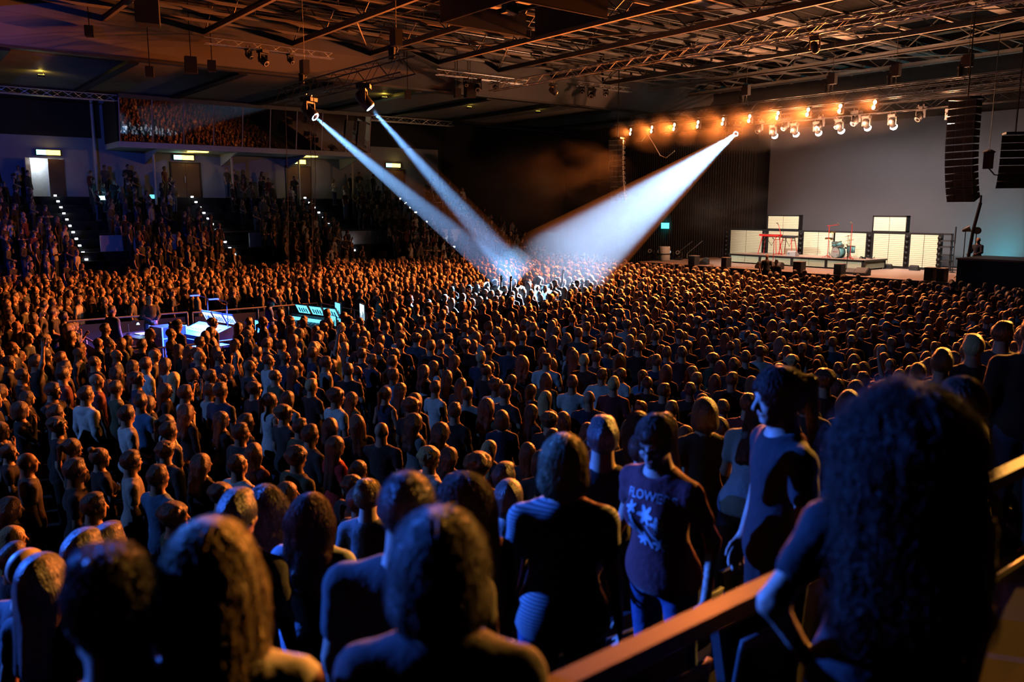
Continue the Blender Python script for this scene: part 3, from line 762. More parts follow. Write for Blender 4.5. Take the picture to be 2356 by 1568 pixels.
# second truss: bright wash lamps pointing at the stage, moving heads between them
truss('black lighting truss just upstage of the blinders, carrying the wash lamps', (37.4, 12, 8.95), (37.4, 33, 8.95), .4)
truss('dark upstage lighting truss high over the projection cloth', (41.5, 10, 10.3), (41.5, 34, 10.3), .5)
truss('dark lighting truss over the stage wing at the photo edge', (39, 8, 9.7), (39, 20, 9.7), .5)
LOW = [(1779, 307), (1828, 303), (1880, 300), (1932, 295), (1993, 288), (2053, 285), (2186, 273)]
for i, (u, v) in enumerate(LOW):
    p = at(u, v, X=37.35)
    t, e = mhead('wash_light', 'glaring white wash lamp under the stage truss, ' + nth(i, len(LOW)), (p.x, p.y, p.z + .42), (44, p.y + .3, 2.5), .95, 'glow_white', 'wash lamps under the stage truss')
    lamp('SPOT', 'wash_lamp', e, WASH_W, (1, .93, .88), target=(44.5, p.y + .3, 3.0), size=.1, angle=92, blend=.7)
    lamp('POINT', 'amber_fill', (p.x - .35, p.y, p.z + .02), FILL_W, (1, .42, .20), size=.12)  # added omni amber fill for roof and front crowd, no fixture of its own
HV = [(1610, 297, .8), (1673, 300, 1), (1748, 292, 1), (1808, 285, 1), (1888, 283, 1), (1928, 287, .8), (1970, 270, 1.1), (2118, 262, 1)]
for i, (u, v, s) in enumerate(HV):
    p = at(u, v, X=37.35)
    mhead('moving_head', 'unlit black moving head between the wash lamps, ' + nth(i, len(HV)), (p.x, p.y, p.z + .3), (30, p.y + 2, 2), s, None, 'moving heads under the stage truss')
for i, (u, v) in enumerate(((1715, 262), (1913, 228), (2060, 190), (2222, 205))):
    p = at(u, v, X=36.2); hoist('black chain hoist above the stage truss, ' + nth(i, 4), (p.x, p.y, 9.75), 12.2, 'hoists over the stage truss')
# follow spots: two on the audience truss, one on the stage truss; all aim at the same patch of the crowd
BEAM_CONES = []
SPOT_AIM = Vector((18.6, 22.2, 1.6))
truss('short black box truss hung over the mixing desks, carrying two follow spots', (13.9, 32.6, 8.85), (13.9, 22.8, 8.85), .55, step=.7)
for i, (u, v, dz) in enumerate(((712, 262, 0), (838, 238, 0))):
    p = at(u, v, X=13.9)
    t, e = mhead('follow_spot', 'big black follow spot under the short truss, blue-white beam, ' + ('left one' if i == 0 else 'right one'), (13.9, p.y, 8.58), SPOT_AIM, 1.35, 'glow_blue', 'follow spots over the mixing desks')
    lamp('SPOT', 'follow_beam', e, FOLLOW_W * (1, .9)[i], (.22, .52, 1), target=SPOT_AIM + Vector((.8 * i - .8, .2, 0)), size=.06, angle=8.2, blend=.45); BEAM_CONES.append((e.copy(), 4.1))
p = at(1697, 305, X=37.2)
t, e = mhead('follow_spot', 'moving head on the stage truss throwing the broad blue-white beam', (p.x, p.y, p.z + .45), SPOT_AIM, 1.1, 'glow_blue')
lamp('SPOT', 'follow_beam', e, FOLLOW_S, (.30, .64, 1), target=SPOT_AIM, size=.08, angle=10.0, blend=.3); BEAM_CONES.append((e.copy(), 5.0))
for i, (u, v) in enumerate(((702, 190), (912, 110))):
    p = at(u, v, X=13.9); hoist('black chain hoist on the short truss over the mixing desks, ' + ('left one' if i == 0 else 'right one'), (13.9, p.y, 9.1), 12.5, 'hoists of the short truss')
for i, (u, h) in enumerate(((656, 0), (712, 0), (722, .25))):
    p = at(u, 230, X=13.9)
    t = thing('hanging_cable', 'thin cable hanging from the short truss down to the mixing desks, ' + nth(i, 3), 'cable', (13.9, p.y, 0), 0, 'cables under the short truss')
    MB().tube([(0, 0, 8.6), (-.03, .02, 5.5), (-.15 - h, -.05 * i, 2.2), (-.5 - h, -.1, 1.2)], .014, 5).build('cable', 'steel_dark', t)
    MB().box((-.5 - h, -.1, 1.15), (.04, .04, .1)).build('plug', 'black_matte', t)
# bright alu trusses under the roof
truss('long silver box truss crossing under the roof towards the stage', (27.1, 36.0, 10.75), (27.1, 6, 10.55), .34, 'alu', .5)
truss('slim silver truss along the top of the far side wall', (-8, 49.0, 10.28), (33.5, 49.0, 10.28), .32, 'alu', .5, True)
for i, ((u0, v0), (u1, v1)) in enumerate((((470, 92), (765, 128)), ((1005, 165), (1215, 186)), ((1330, 192), (1450, 212)))):
    a, b = at(u0, v0, Y=36.3), at(u1, v1, Y=36.3); b.z = a.z
    truss('short silver lighting bar below the roof edge, ' + nth(i, 3), a, b, .26, 'alu', .42, True, 'lighting_bar', 'short lighting bars along the roof edge')
    fx = [(572, 120), (605, 128), (668, 130)] if i == 0 else [(1072, 182), (1098, 190), (1140, 188)] if i == 1 else [(1340, 205), (1361, 214), (1394, 214)]
    for q, (u, v) in enumerate(fx):
        p = at(u, v, Y=36.3); p.z = a.z - .12
        mhead('lighting_bar_lamp', 'small black lamp on the %s silver lighting bar, %s' % (['left', 'middle', 'right'][i], nth(q, 3)), p, (20, 24, 1), .75 if q != 1 else 1.1, None, 'lamps on the lighting bars')
# front light for the band: lamps added on the long silver truss
for i, (y, ty) in enumerate(((31, 27.5), (17, 21.5))):
    t, e = mhead('added_front_wash', 'added lamp on the long silver truss lighting the band, ' + ('far one' if i == 0 else 'near one'), (27.1, y, 10.4), (41, ty, 2.2), .9, 'lens_glass', 'added front wash lamps')
    lamp('SPOT', 'added_front_beam', e, FRONT_W, (1, .97, .86), target=(41, ty, 2.2), size=.12, angle=34, blend=.8)
# speakers and boxes hung along the roof edge
for i, (u, v, s) in enumerate(((340, 22, 1.3), (440, 150, .8), (488, 152, .55), (345, 165, .5), (206, 72, .5), (1082, 208, .9), (1053, 214, .55), (938, 218, .5))):
    p = at(u, v, Y=36.9 if i else 33)
    t = thing('hanging_speaker', 'dark hanging speaker under the roof edge, ' + ['largest, top left', 'by the second soffit beam', 'small one beside the second soffit beam', 'small one on the left soffit', 'farthest left', 'below the middle lighting bar', 'slim one by the middle lighting bar', 'above the follow spot beams'][i], 'speaker', p, R(-110), 'speakers under the roof edge')
    MB().prism([(-.35 * s, -.3 * s), (.35 * s, -.3 * s), (.22 * s, .3 * s), (-.22 * s, .3 * s)], -.42 * s, .42 * s, 2).build('cabinet', 'black_matte', t)
    MB().box((0, -.31 * s, 0), (.6 * s, .03, .74 * s)).build('front_grille', 'black_case', t)
    MB().tube([(0, 0, .4 * s), (0, 0, 13.8 - p.z)], .02, 5).build('suspension', 'black_metal', t)
# dark four-sided cube hung from the roof, open below
cub = thing('hanging_cube', 'large black four-sided screen cube hung from the roof, open underneath', 'screen cube', (0, 0, 0))
x0, x1, y0, y1, zb, zt_ = 17.4, 21.7, 21.9, 26.2, 11.1, 12.9
MB().bx(x0, x0 + .08, y0, y1, zb, zt_).build('screen_panel', 'black_matte', cub); MB().bx(x0 + .1, x1, y0, y0 + .08, zb, zt_).build('screen_panel', 'black_matte', cub)
MB().bx(x1 - .08, x1, y0 + .1, y1 - .35, zb, zt_).build('screen_panel', 'black_matte', cub); MB().bx(x0 + .1, x1 - .3, y1 - .08, y1, zb, zt_).build('screen_panel', 'black_matte', cub)
for a, b in (((x0, y0), (x1, y0)), ((x1, y0), (x1, y1)), ((x1, y1), (x0, y1)), ((x0, y1), (x0, y0))): MB().tube([(*a, zb), (*b, zb)], .02, 5).build('edge_strip', 'steel_dark', cub)
for x, y in ((18.4, 24.2), (19.5, 24.6), (20.3, 22.9), (18.9, 23)):
    MB().prism([(-.3, 0), (.3, 0), (.2, .45), (-.2, .45)], 0, .3, 1).build('inner_speaker', 'tan_box' if x < 20 else 'black_case', cub, loc=(x, y, zb + .35))
mb = MB()
for x in (18.4, 19.6, 20.6): mb.tube([(x, y0, zt_), (x, y1, zt_)], .05, 5)
mb.tube([(19.5, 24, zt_), (19.5, 24, 13.8)], .05, 5).build('suspension_frame', 'steel_paint', cub)

# ------------------------------------------------------------------ line arrays
def line_array(label, u_top, v_top, v_bot, X, n, wdt, dep, mat, front, face, curve, name='line_array', tex=True):
    a = at(u_top, v_top, X=X); H_ = a.z - at(u_top, v_bot, X=X).z
    t = thing(name, label, 'speaker array', a, face)
    h_ = H_ / n; x, z, ang = 0.0, 0.0, 0.0
    MB().box((.1, 0, .08), (dep * 1.3, wdt * .8, .08)).tube([(0, 0, .1), (0, 0, 13.8 - a.z)], .03, 6).build('flying_frame', 'black_metal', t)
    for i in range(n):
        ang = curve * (i / (n - 1)) ** 2.2; M = Euler((0, ang, 0)).to_matrix()
        c = Vector((x, 0, z)) + M @ Vector((0, 0, -h_ / 2))
        mb = MB()
        w2 = wdt / 2; d2 = dep / 2; hh = h_ * .46
        vs = [Vector((sx * d2, sy * w2 * (1 if sx > 0 else .7), sz * hh * (1 if sx > 0 else .82))) for sx in (-1, 1) for sy in (-1, 1) for sz in (-1, 1)]
        mb.add([M @ v + c for v in vs], [(0, 1, 3, 2), (4, 6, 7, 5), (0, 4, 5, 1), (2, 3, 7, 6), (0, 2, 6, 4), (1, 5, 7, 3)])
        o = mb.build('array_box', mat, t)
        mb = MB()
        for sy in (-1, 1): mb.box(c + M @ Vector((d2 + .006, sy * wdt * .32, 0)), (.012, wdt * .26, hh * 1.6), M)
        mb.box(c + M @ Vector((d2 + .004, 0, 0)), (.01, wdt * .26, hh * 1.5), M)
        mb.build('box_grille', front, o)
        if tex:
            for q in (-1, 1): MB().box(c + M @ Vector((-.05, q * (w2 * .93), 0)), (dep * .35, .015, hh * 1.2), M).build('handle_recess', front, o)
        q = M @ Vector((0, 0, -h_)); x += q.x; z += q.z
    return t
line_array('curved tan line array hung at the far side of the stage', 1421, 322, 462, 35.3, 12, .95, .42, 'tan_box', 'grille', R(196), -R(-26))
line_array('large black line array hung at the near side of the stage', 2226, 232, 462, 35.3, 14, 1.25, .6, 'black_case', 'black_matte', R(165), -R(-17), tex=False)
line_array('smaller black side array hung at the photo edge', 2336, 312, 430, 36.0, 7, 1.05, .5, 'black_case', 'black_matte', R(215), -R(-20), 'side_array', False)
t = thing('followspot_ballast', 'black hanging motor box between the two black arrays', 'hoist', at(2274, 370, X=35.8))
MB().box((0, 0, 0), (.25, .3, .62)).build('motor_body', 'black_case', t); MB().lathe([(.2, .30), (.24, .36), (.1, .44)], 10).build('motor_cap', 'black_case', t); MB().tube([(0, 0, .4), (0, 0, 5)], .015, 5).build('chain', 'steel_dark', t)
MB().tube([(0, -.05, -.3), (.05, -.25, -.55), (0, -.6, -.6), (0, -.95, -.35)], .025, 6).build('cable_loop', 'black_matte', t)
tag(MB().tube([at(1462, 325, X=36), at(1476, 324, X=36), at(1489, 308, X=36), at(1503, 330, X=36), at(1519, 358, X=36), at(1532, 363, X=36), at(1552, 347, X=36)], .03, 6).build('cable_loom', 'white_paint'), 'pale cable loom sagging below the left end of the front truss', 'cable')

# ------------------------------------------------------------------ stage
SZ = 1.35
stg = thing('stage', 'wide wooden stage deck with a black skirted front', 'stage', (0, 0, 0))
MB().bx(35.4, 46.6, 14.85, 33.0, SZ - .06, SZ).bx(37.35, 46.6, 8.5, 14.85, SZ - .06, SZ).build('deck', 'stage_deck', stg)
MB().bx(35.44, 46.5, 14.85, 32.9, .0, SZ - .06).bx(37.35, 46.5, 8.6, 14.85, 0, SZ - .06).build('skirt', 'black_matte', stg)
MB().bx(35.36, 35.42, 14.85, 33.0, SZ - .1, SZ + .01).build('edge_trim', 'black_metal', stg)
struct('wall_screen', MB().add([(44.8, 30.75, 1.4), (44.8, 15.9, 1.4), (44.8, 15.9, 9.2), (44.8, 30.75, 9.2), (44.85, 30.75, 1.4), (44.85, 15.9, 1.4), (44.85, 15.9, 9.2), (44.85, 30.75, 9.2)],
    [(0, 3, 2, 1), (4, 5, 6, 7), (0, 1, 5, 4), (1, 2, 6, 5), (2, 3, 7, 6), (3, 0, 4, 7)]), 'screen_cloth')
# slatted riser
def slat_wall(t, X, ya, yb, z0, z1, n, ax='Y', mat='slat', gap=.022, split=True):
    """frame of black bars with horizontal pale slats; the wall faces -X (or -Y for ax X)"""
    def B(mb, s0, s1, d0, d1, a, b): return mb.bx(X + d0, X + d1, s0, s1, a, b) if ax == 'Y' else mb.bx(s0, s1, X + d0, X + d1, a, b)
    lo, hi = min(ya, yb), max(ya, yb); mid = (lo + hi) / 2
    h_ = (z1 - z0) / n
    segs = [(lo, mid - .012), (mid + .012, hi)] if split else [(lo, hi)]
    for s0, s1 in segs:
        me = B(MB(), s0 - (s0 + s1) / 2, s1 - (s0 + s1) / 2, -X - .02, -X + .0, 0, h_ - gap).mesh('slat', mat)
        for i in range(n):
            c = (s0 + s1) / 2; obj('slat', me, t, (X, c, z0 + i * h_ + gap / 2) if ax == 'Y' else (c, X, z0 + i * h_ + gap / 2))
    B(MB(), lo - .02, hi + .02, .01, .05, z0 - .02, z1 + .02).build('backing', 'black_matte', t)
rz = SZ + .52
ris = thing('drum_riser', 'low stage riser faced with pale horizontal slats', 'riser', (0, 0, 0))
MB().bx(39.0, 41.2, 21.1, 29.1, rz - .07, rz).build('riser_deck', 'stage_deck', ris)
MB().bx(39.1, 41.15, 21.2, 29.0, SZ, rz - .07).build('riser_core', 'black_matte', ris)
ys_ = [21.1, 23.1, 25.1, 27.1, 29.1]
for i in range(4): slat_wall(ris, 39.02, ys_[i] + .07, ys_[i + 1] - .07, SZ + .07, rz - .09, 6, gap=.013)
for y in ys_: MB().bx(38.97, 39.05, y - .07, y + .07, SZ, rz - .05).build('post', 'black_metal', ris)
slat_wall(ris, 21.12, 39.12, 41.1, SZ + .07, rz - .09, 6, 'X', gap=.013)
MB().bx(41.1, 41.2, 21.07, 21.15, SZ, rz - .05).build('post', 'black_metal', ris)
MB().bx(38.96, 39.06, 21.0, 29.2, rz - .08, rz).build('edge_bar', 'black_metal', ris); MB().bx(38.96, 41.25, 21.03, 21.12, rz - .08, rz).build('edge_bar', 'black_metal', ris)
# slatted panels behind, lamp columns between them
PX = 42.0
def yy(u, v=560): return at(u, v, X=PX).y
pan = [(1681, 1753), (1768, 1836), (1849, 1917), (1921, 1992), (2010, 2081), (2095, 2158)]
for i, (a, b) in enumerate(pan):
    t = thing('slatted_wall', 'tall pale slatted stage panel, ' + nth(i, 6), 'stage panel', (0, 0, 0), 0, 'slatted panels behind the band gear')
    slat_wall(t, PX, yy(a), yy(b), 1.47, 3.12, 17, gap=.012)
    lo, hi = yy(b) - .05, yy(a) + .05
    MB().bx(PX - .04, PX + .06, lo, hi, 3.12, 3.2).bx(PX - .04, PX + .06, lo, hi, 1.38, 1.47).bx(PX - .03, PX + .06, lo - .03, lo + .03, 1.38, 3.2).bx(PX - .03, PX + .06, hi - .03, hi + .03, 1.38, 3.2).build('panel_frame', 'black_metal', t)
for i, (a, b) in enumerate(((1768, 1838), (2011, 2085))):
    t = thing('slatted_topper', 'slatted top panel standing on the wall, ' + ('left one' if i == 0 else 'right one'), 'stage panel', (0, 0, 0), 0, 'slatted top panels')
    slat_wall(t, PX, yy(a, 510), yy(b, 510), 3.26, 3.98, 8, gap=.010)
    lo, hi = yy(b, 510) - .06, yy(a, 510) + .06
    MB().bx(PX - .04, PX + .3, lo, hi, 3.98, 4.05).bx(PX - .04, PX + .3, lo, hi, 3.2, 3.26).bx(PX - .04, PX + .3, lo, lo + .05, 3.2, 4.05).bx(PX - .04, PX + .3, hi - .05, hi, 3.2, 4.05).build('box_frame', 'black_metal', t)
for i, (a, b) in enumerate(((1668, 1676), (1754, 1766), (1838, 1848), (1994, 2008), (2083, 2093), (2160, 2168))):
    t = thing('lamp_column', 'upright black column of round unlit lamps beside the slatted panels, ' + nth(i, 6), 'lamp column', (0, 0, 0), 0, 'lamp columns between the slatted panels')
    lo, hi = yy(b), yy(a)
    MB().bx(PX - .02, PX + .08, lo, hi, 1.38, 3.2).build('column_frame', 'black_metal', t)
    for k in range(6):
        M = Matrix.Translation((PX - .03, (lo + hi) / 2, 1.62 + k * .27)) @ Euler((0, R(-90), 0)).to_matrix().to_4x4()
        q = MB().lathe([(.05, 0), (.10, .08), (.105, .1)], 12, M).build('lamp_can', 'black_metal', t, True); MB().lathe([(0, .09), (.095, .085)], 12, M).build('lamp_lens', 'lens_glass', q)
t = thing('open_shelving', 'dark open frame with shelves at the near end of the slatted wall', 'frame', (0, 0, 0))
ya_, yb_ = yy(2189), yy(2170)
MB().bx(PX, PX + .08, ya_ - .04, ya_ + .04, 1.36, 3.2).build('upright', 'black_metal', t); MB().bx(PX, PX + .08, ya_, yb_ + .3, 3.12, 3.2).build('header', 'black_metal', t)
for z in (1.8, 2.1, 2.5, 2.8): MB().bx(PX - .1, PX + .3, ya_, yb_ + .1, z, z + .07).build('shelf', 'black_case', t)

# keyboards on red stands, drums, microphones
def kb_stand(label, kl, u0, u1, v, kmat, X=40.2):
    a, b = at(u0, v, X=X), at(u1, v, X=X); L = a.y - b.y; c = (a + b) / 2
    t = thing('keyboard_stand', label, 'stand', (X, c.y, rz), 0, 'red keyboard stands'); H_ = c.z - rz - .05
    for sy in (-1, 1):
        for sx in (-1, 1): MB().tube([(sx * .28, sy * (L / 2 - .04), 0), (sx * .16, sy * (L / 2 - .2), H_)], .022, 6).build('leg', 'red_paint', t)
        MB().tube([(-.2, sy * (L / 2 - .18), H_ * .85), (.2, sy * (L / 2 - .18), H_ * .85)], .018, 6).build('cross_bar', 'red_paint', t)
    MB().box((0, 0, H_), (.12, L * .8, .04)).build('top_bar', 'red_paint', t)
    MB().tube([(0, -L * .3, H_), (.02, -L * .05, H_ * .5), (0, L * .25, H_)], .014, 5).build('brace', 'black_metal', t)
    k = thing('keyboard', kl, 'keyboard', (X, c.y, rz + H_ + .02), 0, 'stage keyboards')
    MB().bx(-.19, .19, -L / 2, L / 2, 0, .11).build('case', kmat, k)
    MB().bx(.02, .17, -L / 2 + .06, L / 2 - .06, .11, .12).build('key_bed', 'white_paint', k)
    MB().bx(-.17, 0, -L / 2 + .1, L / 2 - .1, .11, .118).build('control_panel', 'black_metal', k)
kb_stand('red trestle stand under the red keyboard', 'red keyboard on the riser', 1751, 1796, 542, 'red_paint')
kb_stand('red trestle stand under the black keyboard', 'black keyboard on the riser beside the red one', 1798, 1832, 545, 'black_case', 40.5)
def mic_stand(label, u, v_top, v_bot, X, zb, mat, boom=None):
    a = at(u, v_bot, X=X); b = at(u, v_top, X=X)
    t = thing('microphone_stand', label, 'microphone stand', (X, a.y, zb), 0, 'microphone stands'); H_ = max(.6, b.z - zb)
    MB().tube([(0, 0, .02), (0, 0, H_)], .017, 6).build('pole', mat, t)
    for q in range(3): MB().tube([(0, 0, .12), (.3 * math.cos(q * 2.1), .3 * math.sin(q * 2.1), .015)], .014, 5).build('foot', mat, t)
    e = Vector((0, 0, H_))
    if boom:
        e = Vector((0, boom[0], H_ + boom[1])); MB().tube([(0, -boom[0] * .25, H_ - boom[1] * .2), e], .015, 6).build('boom', mat, t)
    MB().lathe([(0, .0), (.022, .02), (.03, .10), (.036, .14), (.03, .18), (0, .19)], 8, Matrix.Translation(e) @ Euler((0, R(-60), 0)).to_matrix().to_4x4()).build('microphone', 'steel', t, True)
mic_stand('red boom microphone stand beside the bass drum', 1904, 519, 588, 39.6, rz, 'red_paint', (-.55, .06))
mic_stand('tall red microphone stand in front of the drums', 1956, 515, 590, 39.3, rz, 'red_paint')
mic_stand('red microphone stand at the red keyboard', 1793, 535, 582, 40.0, rz, 'red_paint', (.15, .45))
mic_stand('thin red microphone stand at the stage front by the keyboards', 1778, 550, 610, 37.6, SZ, 'red_paint')
mic_stand('black microphone stand at the centre of the stage front', 1947, 566, 630, 36.6, SZ, 'black_metal')
dk = at(1922, 579, X=39.6)
drm = thing('drum_kit', 'pale blue pearl drum kit with a white lettered bass drum', 'drum kit', (39.6, dk.y, rz), R(-14))
def cyl(name, M, r, h_, mats, par=None, rim='steel'):
    o = MB().lathe([(r, 0), (r, h_)], 20, M).build(name, mats, par or drm, True)
    MB().lathe([(r + .012, 0), (r + .012, .03), (r - .002, .03), (r - .002, 0)], 20, M).lathe([(r + .012, h_ - .03), (r + .012, h_), (r - .002, h_)], 20, M).build('hoop', rim, o)
    return o
MX = Euler((0, R(90), 0)).to_matrix().to_4x4()
bd = cyl('bass_drum', Matrix.Translation((0, 0, .29)) @ MX, .28, .42, 'pearl_blue')
MB().lathe([(0, -.004), (.272, -.004)], 24, Matrix.Translation((-.002, 0, .29)) @ MX).build('drum_head', 'drum_skin', bd)
tc_ = bpy.data.curves.new('drum_text', 'FONT'); tc_.body = 'FOSTARS'; tc_.size = .075; tc_.align_x = 'CENTER'; tc_.extrude = .001
to_ = bpy.data.objects.new('drum_text', tc_); COL.objects.link(to_); dg_ = bpy.context.evaluated_depsgraph_get()
me = bpy.data.meshes.new_from_object(to_.evaluated_get(dg_)); bpy.data.objects.remove(to_); me.materials.append(MATS['red_paint'])
obj('lettering', me, bd, (-.012, 0, .31), Euler((R(90), 0, R(-90))))
MB().lathe([(0, -.006), (.035, -.006)], 12, Matrix.Translation((-.003, -.13, .17)) @ MX).build('port_hole', 'pearl_blue', bd)
cyl('rack_tom', Matrix.Translation((.1, .17, .62)) @ Euler((R(10), R(-18), 0)).to_matrix().to_4x4(), .14, .2, 'pearl_blue')
cyl('rack_tom', Matrix.Translation((.1, -.17, .64)) @ Euler((R(-10), R(-18), 0)).to_matrix().to_4x4(), .15, .22, 'pearl_blue')
cyl('floor_tom', Matrix.Translation((.55, -.5, .28)), .2, .36, 'pearl_blue')
cyl('snare_drum', Matrix.Translation((.6, .25, .56)), .18, .14, 'steel')
for x, y, z, r, tl in ((.15, .62, .98, .22, 14), (.2, .45, 1.32, .2, 10), (.25, -.55, 1.15, .24, -12), (.1, -.8, .95, .22, -8)):
    c = MB().lathe([(0, .035), (.04, .03), (.06, .012), (r, 0), (r, -.004), (.05, .006)], 20, Matrix.Translation((x, y, z)) @ Euler((R(tl), R(-10), 0)).to_matrix().to_4x4()).build('cymbal', 'gold', drm, True)
    MB().tube([(x + .05, y, 0), (x + .03, y, z * .6), (x, y, z + .05)], .014, 6).build('cymbal_pole', 'steel', c)
    mb = MB()
    for q in range(3): mb.tube([(x + .05, y, .3), (x + .05 + .22 * math.cos(q * 2.1), y + .22 * math.sin(q * 2.1), .01)], .012, 5)
    mb.build('tripod', 'steel', c)
MB().lathe([(.05, .0), (.05, .45), (.19, .47), (.19, .54), (.1, .56)], 14, Matrix.Translation((.95, .05, 0))).build('drum_stool', 'black_case', drm, True)
mb = MB()
for i in range(14): mb.tube([(.6 + rng.uniform(-.2, .2), -.9 - .05 * i, .02), (.6 + rng.uniform(-.3, .3), -.95 - .05 * i, .12), (.6 + rng.uniform(-.3, .3), -1.0 - .05 * i, .02)], .015, 4)
tag(mb.build('cable_pile', 'black_matte', None, loc=(39.6, dk.y - .1, rz)), 'tangle of black cables on the riser beside the drums', 'cables')
# monitor wedges and front-fill boxes along the stage lip
def wedge(label, u, v, X, zb, s=1.0, mat='black_case', rz_=R(180), cat='monitor wedge'):
    p = at(u, v, X=X); t = thing('monitor_wedge', label, cat, (X, p.y, zb), rz_, 'monitor wedges')
    MB().prism([(-.28 * s, 0), (.26 * s, 0), (.30 * s, .12 * s), (-.10 * s, .42 * s), (-.28 * s, .34 * s)], -.36 * s, .36 * s, 1).build('cabinet', mat, t)
    d = Vector((.4, 0, -.30)).normalized(); M = Euler((0, math.atan2(.30, .40), 0)).to_matrix()
    MB().box((.10 * s + .012, 0, .27 * s + .012), (.46 * s, .64 * s, .015), M).build('grille', 'grille', t)
    MB().box((-.285 * s, .2 * s, .2 * s), (.012, .12 * s, .05 * s)).build('handle', 'black_matte', t)
wedge('grey monitor wedge on the riser by the keyboards', 1825, 578, 39.5, rz, .7, 'panel_white', R(0))
wedge('black monitor wedge on its side at the stage front, left of pair', 1754, 612, 36.5, SZ, .85, 'black_case', R(60))
wedge('black monitor wedge at the stage front, right of pair', 1786, 613, 36.6, SZ, .85)
wedge('black monitor wedge at the stage front behind the centre fill box', 1958, 627, 36.6, SZ, .65)
wedge('large black monitor wedge at the stage front near the centre microphone', 1983, 630, 36.3, SZ, .85)
wedge('black equipment wedge behind the riser end', 2045, 606, 41.5, SZ, .55, rz_=R(0))
wedge('black equipment wedge in front of the last slatted panel', 2105, 612, 41.3, SZ, .6, rz_=R(0))
wedge('draped grey monitor wedge near the far end of the stage', 1620, 600, 36.6, SZ, .9, 'drape', R(120))
for i, (u0, u1, vt) in enumerate(((1589, 1604, 588), (1665, 1677, 593), (1830, 1849, 602), (1924, 1941, 609), (2132, 2152, 615), (2160, 2178, 617))):
    a, b = at(u0, vt, X=35.75), at(u1, vt, X=35.75); wd = min(.44, a.y - b.y)
    t = thing('front_fill_speaker', 'upright black fill speaker on the stage lip, ' + nth(i, 6), 'speaker', (35.75, (a.y + b.y) / 2, SZ), 0, 'fill speakers on the stage lip')
    H_ = max(.5, a.z - SZ)
    MB().bx(-.2, .22, -wd / 2, wd / 2, .01, H_).build('cabinet', 'black_case', t); MB().bx(-.225, -.2, -wd / 2 + .03, wd / 2 - .03, .04, H_ - .04).build('front_grille', 'black_matte', t)
    MB().bx(-.21, .23, -wd / 2 - .01, wd / 2 + .01, H_, H_ + .02).build('top_board', 'stage_deck', t)
# far wing: floor heads, white drum, sign, leaning tubes
for i, u in enumerate((1498, 1520, 1542, 1562)):
    p = at(u, 590, X=38.6); mhead('floor_moving_head', 'small black moving head standing on the far wing of the stage, ' + nth(i, 4), (38.6, p.y, SZ), (30, p.y - 3, 4), 1.0, None, 'moving heads on the far wing', True)
p = at(1478, 590, X=38.2)
t = thing('cable_drum', 'pale round case standing at the far end of the stage', 'case', (37.3, 32.55, SZ)); MB().lathe([(.32, 0), (.34, .05), (.34, .8), (.3, .85)], 16).build('case_body', 'white_paint', t, True); MB().lathe([(.36, .38), (.36, .44)], 16).build('strap', 'black_metal', t)
p = at(1531, 519, X=46.3); t = thing('exit_sign', 'teal lit exit sign on the drape beyond the stage wing', 'exit sign', p, 0)
MB().bx(-.05, .0, -.36, .36, -.2, .2).build('sign_panel', 'glow_teal', t); MB().tube([(-.02, -.4, .25), (-.02, -.4, -.9)], .03, 6).build('sign_post', 'steel', t)
for i, ((u0, v0), (u1, v1)) in enumerate((((1563, 578), (1593, 555)), ((1581, 583), (1616, 554)))):
    a, b = at(u0, v0, X=40), at(u1, v1, X=40); t = thing('leaning_tube', 'thin silver tube leaning on the far wing of the stage, ' + ('left one' if i == 0 else 'right one'), 'tube', a, 0, 'leaning tubes')
    MB().tube([(0, 0, SZ - a.z), (0, 0, 0), b - a], .02, 6).build('tube', 'alu', t); MB().lathe([(.16, SZ - a.z), (.05, SZ - a.z + .06)], 10).build('foot', 'black_metal', t)
t = thing('laptop', 'open laptop glowing on the far wing of the stage', 'laptop', at(1527, 592, X=38.0)); t.location.z = SZ
MB().bx(-.15, .15, -.2, .2, 0, .4).build('flight_case', 'black_case', t); MB().box((.1, 0, .55), (.02, .38, .26), Euler((0, R(15), 0)).to_matrix()).build('screen', 'glow_screen_b', t)
# near wing: black masking box, lamp stands, leaning pole
t = thing('masking_box', 'high black draped box at the near wing of the stage', 'masking', (0, 0, 0))
MB().bx(34.6, 37.2, 8.2, 14.75, 0, 2.42).build('drape_front', 'drape', t); MB().bx(34.55, 37.25, 8.15, 14.8, 2.38, 2.45).build('top_edge', 'black_metal', t)
for i, (u, v) in enumerate(((2222, 528), (2247, 533))):
    p = at(u, v, X=38.2); t = thing('lamp_stand', 'small black lamp on a thin stand at the near wing, ' + ('left one' if i == 0 else 'right one'), 'lamp stand', (38.2, p.y, SZ), 0, 'lamp stands at the near wing')
    H_ = p.z - SZ; MB().tube([(0, 0, 0), (0, 0, H_)], .02, 6).build('pole', 'black_metal', t)
    MB().lathe([(.06, -.15), (.1, 0), (.16, .15), (.17, .17)], 10, Matrix.Translation((0, 0, H_)) @ Euler((R(70), 0, R(30 - 90 * i))).to_matrix().to_4x4()).build('lamp_head', 'black_metal', t)
    for q in range(3): MB().tube([(0, 0, .3), (.3 * math.cos(q * 2.1), .3 * math.sin(q * 2.1), 0)], .015, 5).build('foot', 'black_metal', t)
a, b = at(2256, 466, X=36.2), at(2228, 592, X=36.2)
t = thing('leaning_pole', 'thick black cable bundle slanting down from the large black array', 'cable', (0, 0, 0)); MB().tube([a, (a + b) / 2 + Vector((0, .05, 0)), b], .07, 8).build('bundle', 'black_metal', t); MB().tube([a + Vector((0, 0, .3)), a], .04, 6).build('bundle_top', 'black_metal', t)
